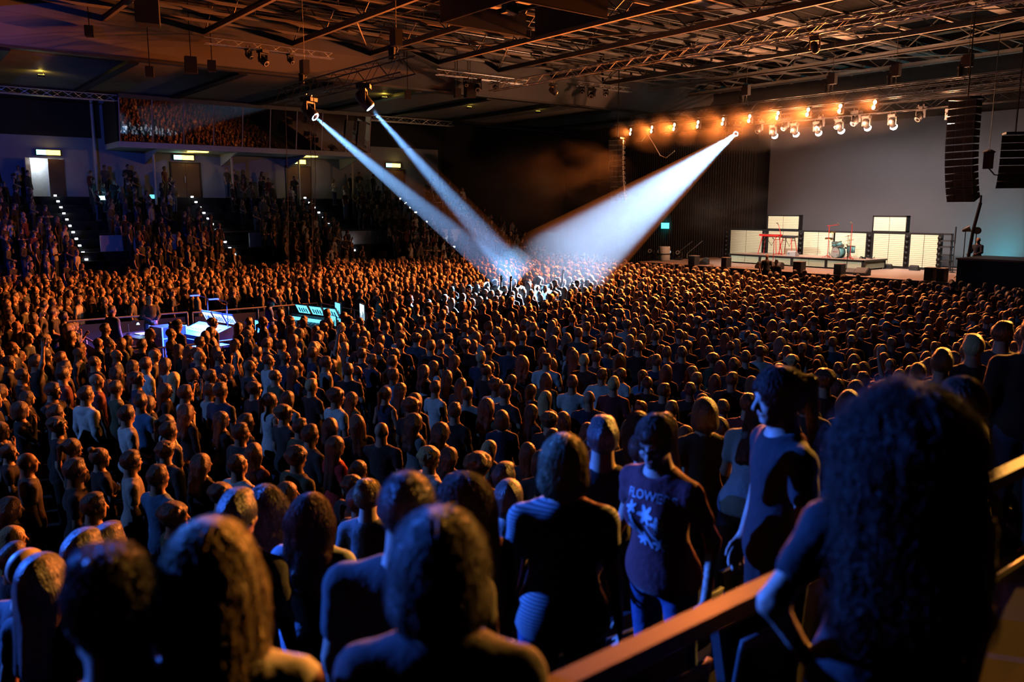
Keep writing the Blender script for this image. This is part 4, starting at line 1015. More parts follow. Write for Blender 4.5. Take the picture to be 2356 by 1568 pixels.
t = thing('speaker_stand', 'thin black pole stand beside the end frame of the slatted wall', 'stand', (41.3, at(2193, 600, X=41.3).y, SZ)); MB().tube([(0, 0, 0), (.0, 0, 2.2)], .02, 6).tube([(0, 0, 1.4), (0, 0, 2.2)], .035, 6).build('pole', 'black_metal', t); MB().lathe([(.2, 0), (.05, .05)], 10).build('base', 'black_metal', t)
lamp('SPOT', 'teal_wash', (43.2, 16.6, 1.6), TEAL_W, (.05, .75, .85), target=(44.9, 17.6, 3.2), size=.15, angle=130, blend=1)
t = thing('floor_wash', 'black floor lamp washing the projection cloth teal', 'stage light', (43.2, 16.6, SZ)); MB().box((0, 0, .1), (.2, .5, .2)).build('housing', 'black_case', t); MB().box((.02, 0, .205), (.14, .44, .012)).build('lens', 'glow_teal', t)
# ------------------------------------------------------------------ mixing desks on the floor
def barrier(a, b, label, n, z=1.12):
    a, b = Vector((*a, 0)), Vector((*b, 0)); t = thing('crowd_barrier', label, 'barrier', a, 0, 'crowd barriers round the mixing desks'); d = b - a
    MB().tube([(0, 0, z), d + Vector((0, 0, z))], .028, 6).build('top_rail', 'alu', t); MB().tube([(0, 0, .18), d + Vector((0, 0, .18))], .022, 6).build('bottom_rail', 'alu', t)
    for i in range(n + 1):
        p = d * i / n; MB().tube([p, p + Vector((0, 0, z))], .024, 6).build('post', 'alu', t)
    nr = Vector((0, 0, 1)).cross(d).normalized()
    mb = MB()
    for i in range(n):
        p, q = d * (i + .06) / n, d * (i + .94) / n
        mb.add([p + Vector((0, 0, .2)), q + Vector((0, 0, .2)), q + Vector((0, 0, z - .14)), p + Vector((0, 0, z - .14))] + [x + nr * .012 for x in (p + Vector((0, 0, .2)), q + Vector((0, 0, .2)), q + Vector((0, 0, z - .14)), p + Vector((0, 0, z - .14)))], [(0, 1, 2, 3), (7, 6, 5, 4), (0, 4, 5, 1), (1, 5, 6, 2), (2, 6, 7, 3), (3, 7, 4, 0)])
    mb.build('mesh_panel', 'steel_dark', t)
barrier((4.4, 26.9), (8.0, 26.9), 'metal crowd barrier behind the lighting desk, left length', 3)
barrier((8.1, 26.7), (12.4, 26.7), 'metal crowd barrier behind the sound desk, right length', 4)
barrier((12.5, 26.6), (12.5, 20.4), 'metal crowd barrier on the stage side of the mixing desks', 5)
barrier((4.3, 20.6), (4.3, 26.8), 'metal crowd barrier on the rear side of the mixing desks', 5)
barrier((4.4, 20.3), (8.6, 20.3), 'metal crowd barrier in front of the lighting desk', 4)
barrier((8.7, 20.3), (12.4, 20.3), 'metal crowd barrier in front of the sound desk', 3)

def desk(label, c, w_, d_, h_, rot, mat='black_case', legs=True, name='desk'):
    t = thing(name, label, 'desk', (*c, 0), rot)
    MB().bx(-d_ / 2, d_ / 2, -w_ / 2, w_ / 2, h_ - .06, h_).build('top', mat, t)
    if legs:
        for sx in (-1, 1):
            for sy in (-1, 1): MB().tube([(sx * (d_ / 2 - .05), sy * (w_ / 2 - .05), 0), (sx * (d_ / 2 - .05), sy * (w_ / 2 - .05), h_ - .06)], .025, 6).build('leg', 'black_metal', t)
    else: MB().bx(-d_ / 2 + .03, d_ / 2 - .03, -w_ / 2 + .03, w_ / 2 - .03, 0, h_ - .06).build('case_body', mat, t)
    return t
FC = R(12)
desk('black case desk carrying the blue lit lighting console', (7.4, 23.3), 2.0, 1.0, .82, FC, 'case_blue', False)
def console(label, c, z, w_, rot, screens, glow, body='case_blue', fad='glow_screen_b'):
    t = thing('mixing_console', label, 'mixing console', (*c, z), rot)
    MB().prism([(-.42, 0), (.45, 0), (.45, .30), (.30, .34), (-.42, .10)], -w_ / 2, w_ / 2, 1).build('body', body, t)
    M = Euler((0, -math.atan2(.24, .72), 0)).to_matrix()
    mb = MB()
    for i in range(12): mb.box(Vector((-.18, -w_ / 2 + .1 + (w_ - .2) * i / 11, .215)), (.16, .03, .012), M)
    mb.build('fader_bank', 'white_paint', t)
    MB().box((-.0, 0, .265), (.18, w_ * .8, .012), M).build('key_row', fad, t)
    for i in range(screens):
        y = (i - (screens - 1) / 2) * w_ / screens
        M2 = Euler((0, R(-28), 0)).to_matrix()
        s_ = MB().box((.46, y, .50), (.04, w_ / screens * .9, .36), M2).build('screen_housing', 'black_metal', t); MB().box(Vector((.46, y, .50)) + M2 @ Vector((-.024, 0, 0)), (.006, w_ / screens * .8, .29), M2).build('screen', glow, s_)
        mb = MB()
        for q in range(4): mb.box(Vector((.46, y, .50)) + M2 @ Vector((-.029, -w_ / screens * .25 + q * w_ / screens * .16, -.04 + .02 * (q % 2))), (.004, w_ / screens * .08, .16), M2)
        mb.build('screen_graphics', 'case_blue', s_)
    return t
console('lighting console under blue work lights with slanted screens', (7.4, 23.3), .82, 1.7, FC, 3, 'glow_screen_b')
p0 = at(400, 742, Z=.95)
desk('black desk with papers left of the lighting console', (6.0, 24.6), 1.5, .8, .86, FC)
t = thing('paper_sheet', 'bright open folder of cue sheets on the left desk', 'paper', (6.15, 24.5, .865), FC)
MB().box((0, .2, .012), (.4, .34, .02)).box((.03, -.22, .014), (.38, .34, .02), Euler((R(2), 0, R(8))).to_matrix()).build('pages', 'drum_skin', t); MB().box((.22, 0, .03), (.06, .5, .05)).build('binder', 'case_blue', t)
t = thing('desk_lamp', 'small gooseneck lamp lighting the cue sheets', 'lamp', (5.75, 24.9, .86), 0)
MB().lathe([(.07, 0), (.07, .03), (.02, .04)], 10).build('base', 'black_metal', t); MB().tube([(0, 0, .03), (0, 0, .3), (.12, -.1, .4), (.22, -.18, .34)], .012, 6).build('gooseneck', 'black_metal', t); MB().lathe([(.02, .0), (.05, -.06), (0, -.05)], 10, Matrix.Translation((.22, -.18, .34))).build('lamp_shade', 'glow_screen_b', t)
lamp('POINT', 'desk_lamp_light', (5.97, 24.7, 1.12), 9, (.45, .75, 1), size=.05)
for i, (x, y, z) in enumerate(((7.25, 23.9, 1.95), (7.35, 22.6, 1.95))):
    t = thing('work_light', 'thin blue work lamp over the lighting console, ' + ('left one' if i == 0 else 'right one'), 'lamp', (x, y, 0), 0, 'blue work lamps')
    MB().tube([(.45, 0, .82), (.45, 0, z - .1), (.2, 0, z)], .012, 6).build('arm', 'black_metal', t); MB().box((.1, 0, z), (.25, .08, .03)).build('lamp_head', 'glow_led', t)
    lamp('SPOT', 'work_light_beam', (x + .1, y, z - .04), FOH_BLUE, (.03, .09, 1), target=(x - .05, y - .1, .8), size=.05, angle=150, blend=.8)
# racks and cases
def flight_case(label, c, sz, rot, mat, z=0.0):
    t = thing('flight_case', label, 'flight case', (*c, z), rot, 'flight cases by the desks'); a, b, h_ = sz
    MB().bx(-a / 2, a / 2, -b / 2, b / 2, .08, h_).build('case_body', mat, t)
    mb = MB()
    for sx in (-1, 1):
        for sy in (-1, 1): mb.bx(sx * a / 2 - .02, sx * a / 2 + .02, sy * b / 2 - .02, sy * b / 2 + .02, .08, h_ + .01)
    mb.build('corner_edges', 'alu', t); MB().bx(-a / 2 - .012, a / 2 + .012, -b / 2 - .012, b / 2 + .012, h_ * .72, h_ * .75).build('lid_seam', 'alu', t)
    for sx in (-1, 1):
        for sy in (-1, 1): MB().lathe([(.04, -.02), (.04, .02)], 10, Matrix.Translation((sx * (a / 2 - .08), sy * (b / 2 - .08), .04)) @ Euler((R(90), 0, 0)).to_matrix().to_4x4()).build('caster', 'black_matte', t)
flight_case('tall dark equipment rack between the two desks on the left', (6.55, 23.9), (.7, .7, 1.15), FC, 'black_case')
flight_case('blue lit dark case at the end of the lighting console', (7.1, 22.0), (.8, .6, .78), FC, 'case_blue')
flight_case('dark red flight case with an orange bottle on top', (8.9, 23.0), (.7, .9, .78), FC, 'case_red')
flight_case('low black flight case behind the sound operator', (9.0, 21.6), (.9, .7, .62), FC, 'black_case')
flight_case('black flight case under the sound desk screens', (11.6, 21.4), (.7, .7, .7), FC, 'black_case')
t = thing('bottle', 'orange drink bottle on the red flight case', 'bottle', (8.9, 23.0, .79)); MB().lathe([(0, 0), (.04, .0), (.04, .16), (.015, .21), (.015, .25)], 10).build('bottle_body', 'case_red', t, True); MB().lathe([(.018, .25), (.018, .28), (0, .28)], 8).build('bottle_cap', 'white_paint', t)
desk('long black table under the sound console', (10.4, 23.2), 2.4, 1.0, .80, FC)
console('large black sound console with cyan slanted screens', (10.4, 23.3), .80, 2.1, FC, 3, 'glow_screen', 'black_case', 'glow_screen')
desk('black table with monitors nearest the stage', (11.35, 22.0), 1.5, .8, .80, FC)
def monitor(label, c, z, w_, h_, rot, glow, graph, name='monitor'):
    t = thing(name, label, 'monitor', (*c, z), rot, 'screens on the sound tables')
    MB().box((.02, 0, .0), (.18, .2, .02)).box((.04, 0, .1), (.03, .06, .2)).build('stand', 'black_metal', t)
    s_ = MB().box((.02, 0, .18 + h_ / 2), (.04, w_, h_)).build('housing', 'black_metal', t)
    MB().box((-.003, 0, .18 + h_ / 2), (.006, w_ * .92, h_ * .9)).build('screen', glow, s_)
    mb = MB()
    for q in range(5): mb.box((-.008, -w_ * .36 + q * w_ * .18, .18 + h_ * (.34 + .1 * math.sin(q * 1.7))), (.004, w_ * .1, h_ * (.3 + .12 * math.cos(q))))
    mb.build('screen_graphics', graph, s_)
monitor('upright cyan screen with dark graphs on the table nearest the stage', (11.2, 22.7), .8, .5, .62, FC - .35, 'glow_screen', 'case_blue')
monitor('upright white screen with a coloured graph nearest the stage', (11.6, 21.9), .8, .55, .62, FC - .45, 'glow_screen_b', 'case_red')
monitor('small cyan screen left of the upright screens', (10.75, 22.1), .8, .42, .30, FC - .3, 'glow_screen', 'case_blue')
monitor('cyan laptop screen behind the sound operator', (8.5, 22.2), .78, .42, .36, FC - .2, 'glow_screen', 'case_blue')
desk('small black side table behind the sound operator', (8.5, 22.2), .7, .6, .78, FC)
for i, (c, r_) in enumerate((((11.05, 21.75), 0), ((11.35, 21.35), .3))):
    t = thing('laptop', 'open laptop with a glowing cyan keyboard on the stage side table, ' + ('left one' if i == 0 else 'right one'), 'laptop', (*c, .8), FC - .3 + r_, 'laptops on the stage side table')
    MB().box((0, 0, .012), (.26, .36, .022)).build('base', 'steel', t); MB().box((0, 0, .026), (.22, .32, .006)).build('keyboard', 'glow_screen', t)
    q = MB().box((.15, 0, .13), (.015, .36, .24), Euler((0, R(15), 0)).to_matrix()).build('lid', 'black_metal', t); MB().box((.141, 0, .13), (.006, .33, .21), Euler((0, R(15), 0)).to_matrix()).build('screen', 'glow_screen', q)
lamp('POINT', 'screen_glow', (9.9, 23.0, 1.5), 10, (.12, .55, 1), size=.2)
lamp('POINT', 'screen_glow', (10.9, 22.0, 1.5), 6, (.12, .6, 1), size=.2)
# glowing tablet in the far stand, work lights there
for i, (u, v) in enumerate(((236, 455), (350, 452), (560, 438))):
    p = at(u, v, Y=[49.2, 50.0, 50.6][i]); t = thing('tablet_screen', 'cyan glowing screen among the upper rows of the far stand, ' + nth(i, 3), 'screen', p, R(20 * i), 'glowing screens in the far stand')
    MB().box((0, 0, 0), (.5 if i == 0 else .28, .03, .22)).build('screen', 'glow_screen_b' if i != 1 else 'glow_screen', t); MB().box((0, .03, -.2), (.1, .06, .5)).build('holder', 'black_metal', t)
    if i == 0: lamp('POINT', 'tablet_glow', p + Vector((0, -.4, .3)), 6, (.1, .6, 1), size=.1)
# ------------------------------------------------------------------ the audience
TOPC = {'black': (.022, .022, .026), 'white': (.66, .66, .68), 'grey': (.22, .22, .23), 'navy': (.03, .045, .10), 'red': (.62, .03, .03), 'olive': (.09, .10, .06), 'blue': (.10, .22, .42), 'pale': (.45, .42, .42),
        'denim': (.30, .36, .46), 'burgundy': (.16, .03, .04), 'charcoal': (.05, .05, .055)}
HAIRC = {'black': (.010, .008, .007), 'dark brown': (.022, .013, .009), 'brown': (.05, .028, .016), 'blond': (.72, .53, .27), 'auburn': (.13, .04, .015), 'grey': (.68, .65, .60), 'light brown': (.13, .075, .038)}
STYLE = {'short': 'short %s hair', 'crop': 'cropped %s hair', 'quiff': 'swept-up %s hair', 'bob': '%s bobbed hair', 'long': 'long %s hair', 'wavy': 'wavy %s hair', 'pony': 'a %s ponytail', 'bun': 'a %s hair bun', 'curly': 'curly %s hair', 'bald': 'a bald head', 'shaved': 'close-shaved %s hair', 'big': 'big wavy %s hair'}
TOPK = {'tee': 'T-shirt', 'long': 'sweater', 'tank': 'vest', 'jacket': 'jacket'}
POSE = {'clasp': 'hands clasped', 'cross': 'arms folded', 'mouth': 'hand at mouth', 'up': 'arm raised', 'phone': 'hand up', 'hip': 'hand on hip', 'down': '', 'swing': '', 'push': '', 'back': ''}
PROTO = [dict(hair='short'), dict(sex='f', hair='long', arms=('clasp', 'clasp')), dict(hair='short', arms=('cross', 'cross'), yaw=8), dict(sex='f', hair='wavy', top='long', yaw=-15), dict(hair='crop', top='jacket', wide=1.06), dict(sex='f', hair='bob', arms=('down', 'mouth'), yaw=10),
         dict(hair='curly', yaw=-10), dict(sex='f', hair='pony', top='tank', arms=('clasp', 'clasp')), dict(hair='quiff', top='long', arms=('clasp', 'clasp'), wide=1.05), dict(sex='f', hair='long', top='tank', arms=('down', 'phone'), yaw=12), dict(hair='bald', arms=('down', 'down'), wide=1.05),
         dict(sex='f', hair='bun', arms=('cross', 'cross'), yaw=-8), dict(hair='short', top='long', arms=('mouth', 'cross'), pitch=-6), dict(sex='f', hair='long', top='jacket', yaw=25), dict(hair='crop', arms=('hip', 'down'), wide=1.1, yaw=-20), dict(sex='f', hair='wavy', arms=('cross', 'cross'), pitch=6),
         dict(hair='short', yaw=22, arms=('clasp', 'clasp')), dict(sex='f', hair='long', arms=('down', 'down'), hairlen=.08, roll=6), dict(hair='shaved', top='tee', arms=('clasp', 'clasp'), pitch=5), dict(sex='f', hair='pony', top='long', yaw=-22), dict(hair='short', arms=('down', 'up')), dict(hair='quiff', cap='cap', arms=('clasp', 'down')),
         dict(sex='f', hair='bob', top='long', arms=('clasp', 'clasp'), pitch=8), dict(hair='curly', top='jacket', arms=('down', 'down'), wide=1.05, yaw=15)]
PM_, PJ = [], []
ccol = bpy.data.collections.new('crowd_types')
for i, sp in enumerate(PROTO):
    pp = person_parts(seed=i, **sp); PM_.append(person_meshes(pp))
    jo = bpy.data.objects.new('crowd_type_%02d' % i, joined(pp, 'crowd_type')); jo.color = (0, 0, 0, 0); ccol.objects.link(jo)
LAND = [('the lighting desk', 7.0, 23), ('the sound desk', 10.5, 22), ('the near stand', 5, 6.5), ('the stage end', 14, 6.5), ('the rear floor', -1, 15), ('the rear corner', 0.5, 8), ('mid floor', 11, 13), ('the front floor', 17, 10)]
def stage_dir(x, y): return math.atan2(25 - y, 38.5 - x) - .38 * max(0, min(1, (14 - x) / 14))
PLACED = []            # (x, y) of everybody, so that nobody overlaps
RECORD = []            # individuals awaiting their labels
CELL = {}
def near_someone(x, y, r):
    cx, cy = int(x // 1), int(y // 1)
    return any((x - a) ** 2 + (y - b) ** 2 < r * r for i in (-1, 0, 1) for j in (-1, 0, 1) for a, b in CELL.get((cx + i, cy + j), ()))
def claim(x, y): CELL.setdefault((int(x // 1), int(y // 1)), []).append((x, y))

# ---- the closest figures, one by one
def terrain(y):
    if y < .4: return 2.75
    k = int((y + .4) // .8); return 2.75 - .33 * k if k <= 7 else 0.0
def strands(o, V, Q, col, n, length, rad, seed, fuzz=.006, droop=1.0):
    rs = np.random.RandomState(seed); bvh = BVHTree.FromPolygons([tuple(v) for v in V], [tuple(q) for q in Q])
    fc = V[Q]; cen = fc.mean(1); pick = rs.randint(0, len(Q), n); K = 7; pts = np.zeros((n, K, 3), np.float32)
    for i, q in enumerate(pick):
        w_ = rs.dirichlet((1, 1, 1, 1)); p = Vector((fc[q] * w_[:, None]).sum(0)); L = length * rs.uniform(.5, 1.1) / (K - 1); off = rs.uniform(.0, 1) ** 2.5 * fuzz + .001; wig = Vector(rs.normal(size=3)) * .25
        for k in range(K):
            loc, nor, _, _ = bvh.find_nearest(p)
            pts[i, k] = loc + nor * (off * (.3 + k / K))
            d = Vector((0, 0, -droop)) + wig + nor * .1; d = d - nor * d.dot(nor); p = loc + (d.normalized() if d.length > 1e-4 else Vector((0, 0, -1))) * L
    cu = bpy.data.hair_curves.new('hair_strands'); cu.add_curves([K] * n); cu.attributes['position'].data.foreach_set('vector', pts.ravel())
    ra = cu.attributes.get('radius') or cu.attributes.new('radius', 'FLOAT', 'POINT'); ra.data.foreach_set('value', np.tile(np.linspace(rad, rad * .4, K), n).astype(np.float32))
    cu.materials.append(MATS['hair']); h_ = bpy.data.objects.new('hair_strands', cu); COL.objects.link(h_); h_.parent = o; h_.color = (*col, 1); return h_

def stripe_mat():
    m, N, L, b = _nt('striped_cloth'); tc = N.new('ShaderNodeTexCoord'); wv = N.new('ShaderNodeTexWave'); wv.bands_direction = 'Z'; wv.inputs['Scale'].default_value = 21; wv.inputs['Distortion'].default_value = .4; wv.inputs['Detail'].default_value = 1
    cr = N.new('ShaderNodeValToRGB'); cr.color_ramp.elements[0].position = .42; cr.color_ramp.elements[1].position = .52; cr.color_ramp.elements[0].color = (.10, .12, .16, 1); cr.color_ramp.elements[1].color = (.42, .44, .46, 1)
    L.new(tc.outputs['Object'], wv.inputs[0]); L.new(wv.outputs[0], cr.inputs[0]); L.new(cr.outputs[0], b.inputs['Base Color']); b.inputs['Roughness'].default_value = .85; MATS['striped_cloth'] = m
stripe_mat()
pm('print_ink', (.62, .66, .72), .7, var=.05)
def hero(label, u, v, Y, face, hc, tc, P, trs='navy', strand=None, height=None, tilt=0.0, tops=None, skin=(.64, .42, .32), cap_c=None):
    p = at(u, v, Y=Y); zt_ = terrain(Y); h_ = height or p.z - zt_
    if not height: h_ = max(1.5, min(1.95, h_))
    pp = person_parts(**P); ms = person_meshes(pp)
    if tops: ms['top'].materials[0] = MATS[tops]
    o = put_person(ms, (p.x, Y, p.z - h_ if height else zt_), R(face), h_, HAIRC.get(hc), TOPC[tc], {'navy': (.03, .04, .07), 'jeans': (.06, .10, .22), 'black': (.02, .02, .02)}[trs], skin, label, None, tilt, cap_c=cap_c)
    if strand and 'hair' in pp: strands(o, pp['hair'][0], pp['hair'][1], HAIRC[hc], *strand)
    claim(p.x, Y); return o, pp, ms
FH = .0095
hero('woman-length big wavy brown hair seen from behind, dark shirt, in front of the guard rail', 2085, 893, .86, 48, 'brown', 'black', dict(sex='f', hair='big', fine=FH, arms=('hip', 'down'), wide=1.12, hairlen=.05), 'jeans', (9000, .24, .0009, 7, .05), )[0]['label'] = 'person with big frizzy brown hair, dark shirt and blue jeans before the guard rail'
hero('person with long blond hair falling to one side and a pale top, bowed head', 470, 1222, 1.58, 62, 'blond', 'pale', dict(sex='f', hair='long', top='long', fine=FH, yaw=35, pitch=-22, roll=14, wide=1.05), strand=(2200, .2, .0008, 3, .012))
hero('person with short black hair and dark clothes beside the bowed blond person', 262, 1285, 1.62, 78, 'black', 'black', dict(hair='short', top='long', fine=FH, yaw=35), 'black', (2500, .04, .0010, 75, .009))
hero('grey-haired person with a short full cut and dark top, closest to the rail end', 1010, 1190, 1.36, 50, 'grey', 'black', dict(sex='f', hair='bob', fine=FH, wide=1.1, pitch=-4), 'black', (2600, .09, .0008, 4, .014))
hero('person with close-shaved hair and a dark teal-collared shirt in the third row', 937, 1090, 2.1, 42, 'dark brown', 'charcoal', dict(hair='shaved', fine=FH, wide=1.1), 'black', (3500, .012, .0005, 8, .009))
hero('person with long dark blond hair hanging over one shoulder, seen from behind', 1080, 1097, 2.36, 100, 'light brown', 'black', dict(sex='f', hair='long', fine=FH, pitch=-12, yaw=10, hairlen=.1), 'black', (5000, .22, .0010, 53, .009))
hero('person with a blond bob and a striped grey T-shirt', 1298, 1006, 2.42, 46, 'blond', 'grey', dict(sex='f', hair='bob', fine=FH, wide=1.12), 'jeans', (2000, .12, .0008, 83, .009), tops='striped_cloth')
hero('person with short black hair and a pink-lit neck beside the blond bob', 1388, 966, 3.2, 44, 'black', 'black', dict(hair='short', fine=.011, wide=1.08), 'black')
o, pp, ms = hero('person in a dark T-shirt printed FLOWERS walking towards the rail, glasses and ponytail', 1562, 938, 2.46, 184, 'light brown', 'burgundy', dict(sex='f', hair='pony', fine=FH, arms=('swing', 'swing'), yaw=16, pitch=-10, wide=1.1), 'jeans', (2500, .1, .0010, 75, .009), tilt=-.10)
top_o = [c for c in o.children if c.name.startswith('top')][0]; o.children[0]
bv = BVHTree.FromPolygons([tuple(q) for q in pp['top'][0]], [tuple(q) for q in pp['top'][1]])
def on_chest(mb_v):
    out = []
    for x, z in mb_v:
        hit = bv.ray_cast(Vector((x, .6, z)), Vector((0, -1, 0)))[0]; out.append((x, (hit.y if hit else .1) + .004, z))
    return out
fc_ = bpy.data.curves.new('print', 'FONT'); fc_.body = 'FLOWERS'; fc_.size = .062; fc_.align_x = 'CENTER'; fc_.resolution_u = 3
fo_ = bpy.data.objects.new('print', fc_); COL.objects.link(fo_); me = bpy.data.meshes.new_from_object(fo_.evaluated_get(bpy.context.evaluated_depsgraph_get())); bpy.data.objects.remove(fo_)
PXC, PZC = -.02, 1.30
mb = MB(); vs = [(PXC - v_.co.x, PZC + .055 + v_.co.y + .012 * math.cos(v_.co.x * 14)) for v_ in me.vertices]; mb.v = on_chest(vs); mb.f = [tuple(p_.vertices) for p_ in me.polygons]; mb.m = [0] * len(mb.f)
mb.build('lettering', 'print_ink', top_o)
for (x, z, r_, n_) in ((.0, .0, .05, 6), (-.075, -.03, .042, 5), (.085, .02, .03, 5), (.035, -.135, .035, 6), (-.055, -.145, .04, 6), (.085, -.075, .022, 5), (-.1, -.10, .02, 5)):
    vs = [(PXC + x, PZC + z)]; N_ = 40
    for ring in (.5, 1.0): vs += [(PXC + x + ring * r_ * (.72 + .28 * math.cos(n_ * 2 * math.pi * k / N_)) * math.cos(2 * math.pi * k / N_), PZC + z + ring * r_ * (.72 + .28 * math.cos(n_ * 2 * math.pi * k / N_)) * math.sin(2 * math.pi * k / N_)) for k in range(N_)]
    mb = MB(); mb.v = on_chest(vs); mb.f = [(0, 1 + k, 1 + (k + 1) % N_) for k in range(N_)] + [(1 + k, 1 + N_ + k, 1 + N_ + (k + 1) % N_, 1 + (k + 1) % N_) for k in range(N_)]; mb.m = [0] * len(mb.f); mb.build('printed_flower', 'print_ink', top_o)
for (xa, za, xb, zb_) in ((.0, -.05, -.03, -.12), (.085, -.01, .05, -.11), (-.075, -.07, -.06, -.11), (.03, -.10, -.02, -.17)):
    L_ = math.hypot(xb - xa, zb_ - za); nx, nz = -(zb_ - za) / L_ * .006, (xb - xa) / L_ * .006; vs = []
    for k in range(6): t_ = k / 5; vs += [(PXC + xa + (xb - xa) * t_ + nx, PZC + za + (zb_ - za) * t_ + nz), (PXC + xa + (xb - xa) * t_ - nx, PZC + za + (zb_ - za) * t_ - nz)]
    mb = MB(); mb.v = on_chest(vs); mb.f = [(2 * k, 2 * k + 1, 2 * k + 3, 2 * k + 2) for k in range(5)]; mb.m = [0] * 5; mb.build('printed_stem', 'print_ink', top_o)
HM_ = Euler((R(-10), 0, R(16)), 'XYZ').to_matrix(); pv_ = Vector((0, -.015, 1.5))
gh = lambda p_: HM_ @ (Vector(p_) - pv_) + pv_
mb = MB()
for s_ in (-1, 1):
    mb.tube([gh((s_ * .033 + .024 * math.cos(k * .6283), .112, 1.643 + .019 * math.sin(k * .6283))) for k in range(11)], .0022, 5); mb.tube([gh((s_ * .057, .11, 1.648)), gh((s_ * .078, .0, 1.648))], .002, 5)
mb.tube([gh((-.01, .113, 1.645)), gh((.01, .113, 1.645))], .002, 5); mb.build('glasses', 'black_metal', o)
hero('tall person with tied-back brown hair and a black T-shirt in profile behind the guard rail', 1805, 852, 2.14, 148, 'brown', 'black', dict(hair='pony', fine=FH, arms=('down', 'down'), pitch=-8, hairlen=.06), 'black', (2500, .1, .0010, 75, .009))
hero('person with auburn hair bending forward in a white T-shirt', 1690, 905, 3.2, 10, 'auburn', 'white', dict(sex='f', hair='long', fine=.011, arms=('push', 'push'), pitch=-25, wide=1.1), 'black', (3500, .2, .0007, 8, .009), tilt=-.28)
hero('person with brown bobbed hair behind the white T-shirt', 1622, 918, 4.0, 50, 'brown', 'charcoal', dict(sex='f', hair='bob', fine=.012))
hero('person with light brown bob and white top with a dark strap, head bowed', 2238, 868, 1.66, 128, 'light brown', 'white', dict(sex='f', hair='bob', fine=FH, pitch=-24, arms=('clasp', 'clasp'), wide=1.08), 'black', (4000, .1, .0010, 23, .009))
hero('person with auburn shoulder hair and a pale denim jacket', 716, 1140, 3.98, 40, 'auburn', 'denim', dict(sex='f', hair='wavy', top='jacket', fine=.011, wide=1.1), 'jeans', (4000, .16, .0008, 23, .009))
hero('person with short black hair beside the wavy brown-haired one', 545, 1136, 4.0, 38, 'black', 'black', dict(hair='short', fine=.012), 'black')
hero('person with long wavy brown hair next to the denim jacket', 610, 1120, 4.75, 60, 'brown', 'charcoal', dict(sex='f', hair='wavy', fine=.012, yaw=20), 'black', (2500, .16, .0008, 75, .009))
hero('person with a pale blond bun in the lower rows', 846, 1106, 4.85, 40, 'blond', 'grey', dict(sex='f', hair='bun', fine=.012), 'black', (1500, .06, .0008, 45, .009))
hero('small person with brown hair and a white striped collar behind the long dark blond hair', 1172, 1106, 3.9, 30, 'brown', 'pale', dict(sex='f', hair='bob', fine=.012), 'black')
hero('person with curly auburn hair between the blond bob and the long blond hair', 1100, 1045, 5.5, 45, 'auburn', 'black', dict(sex='f', hair='curly', fine=.012), 'black')
hero('bald person at the lower edge of the crowd', 60, 1262, 4.7, 35, 'grey', 'charcoal', dict(hair='bald', fine=.012), 'black')
hero('person with long brown hair next to the bald head', 95, 1280, 4.0, 40, 'brown', 'black', dict(sex='f', hair='long', fine=.012), 'black')
hero('person with short dark hair and a blue T-shirt behind the bald head', 190, 1228, 4.75, 30, 'dark brown', 'blue', dict(hair='short', fine=.012), 'navy')
hero('person with short brown hair and a white shirt behind the blond bowed person', 245, 1215, 5.5, 20, 'brown', 'white', dict(hair='short', fine=.012), 'navy')
hero('person with a light brown ponytail in the row behind the black-haired one', 1478, 1000, 3.3, 48, 'light brown', 'black', dict(sex='f', hair='pony', fine=.012), 'black', (1500, .08, .0008, 45, .009))
hero('person with long brown hair behind the ponytail', 1470, 950, 4.1, 45, 'brown', 'black', dict(sex='f', hair='long', fine=.012), 'black', (2000, .16, .0008, 60, .009))
# ---- people one can pick out on the floor: head top in the photograph, kind, colours
SPEC = [(1385, 850, 14, 'crop', 'dark brown', 'white', 4), (770, 1004, 17, 'long', 'brown', 'red', -5), (362, 1074, 0, 'short', 'brown', 'blue', 12), (548, 1045, 18, 'shaved', 'dark brown', 'white', 10), (1002, 878, 16, 'short', 'dark brown', 'white', -8), (1075, 893, 0, 'short', 'brown', 'pale', 20),
        (905, 850, 0, 'short', 'dark brown', 'blue', 0), (425, 888, 0, 'short', 'auburn', 'white', -2), (480, 885, 12, 'short', 'dark brown', 'pale', 0), (291, 935, 16, 'short', 'black', 'white', 0), (383, 955, 7, 'pony', 'brown', 'white', 0), (1254, 900, 17, 'long', 'blond', 'pale', 5), (1265, 950, 6, 'curly', 'light brown', 'black', 0),
        (1155, 945, 5, 'bob', 'brown', 'navy', 25), (820, 955, 13, 'long', 'light brown', 'black', 60), (955, 905, 3, 'wavy', 'brown', 'black', 15), (1880, 826, 10, 'bald', 'grey', 'denim', 0), (1930, 836, 4, 'crop', 'dark brown', 'black', 0), (1968, 840, 0, 'short', 'dark brown', 'black', 0), (2032, 812, 17, 'long', 'black', 'black', 5),
        (2152, 788, 4, 'crop', 'brown', 'navy', 0), (2128, 855, 22, 'bob', 'dark brown', 'blue', -10), (2215, 780, 3, 'wavy', 'dark brown', 'charcoal', 0), (2070, 850, 1, 'long', 'light brown', 'black', 0), (265, 878, 16, 'short', 'black', 'olive', 0), (660, 900, 17, 'long', 'dark brown', 'pale', 20), (620, 905, 7, 'pony', 'black', 'white', 0),
        (690, 965, 4, 'crop', 'dark brown', 'olive', 0), (1040, 1095, 12, 'short', 'dark brown', 'burgundy', 40), (300, 1040, 16, 'short', 'dark brown', 'pale', -15), (585, 1020, 13, 'long', 'brown', 'burgundy', 10), (1860, 905, 15, 'wavy', 'brown', 'grey', 0)]
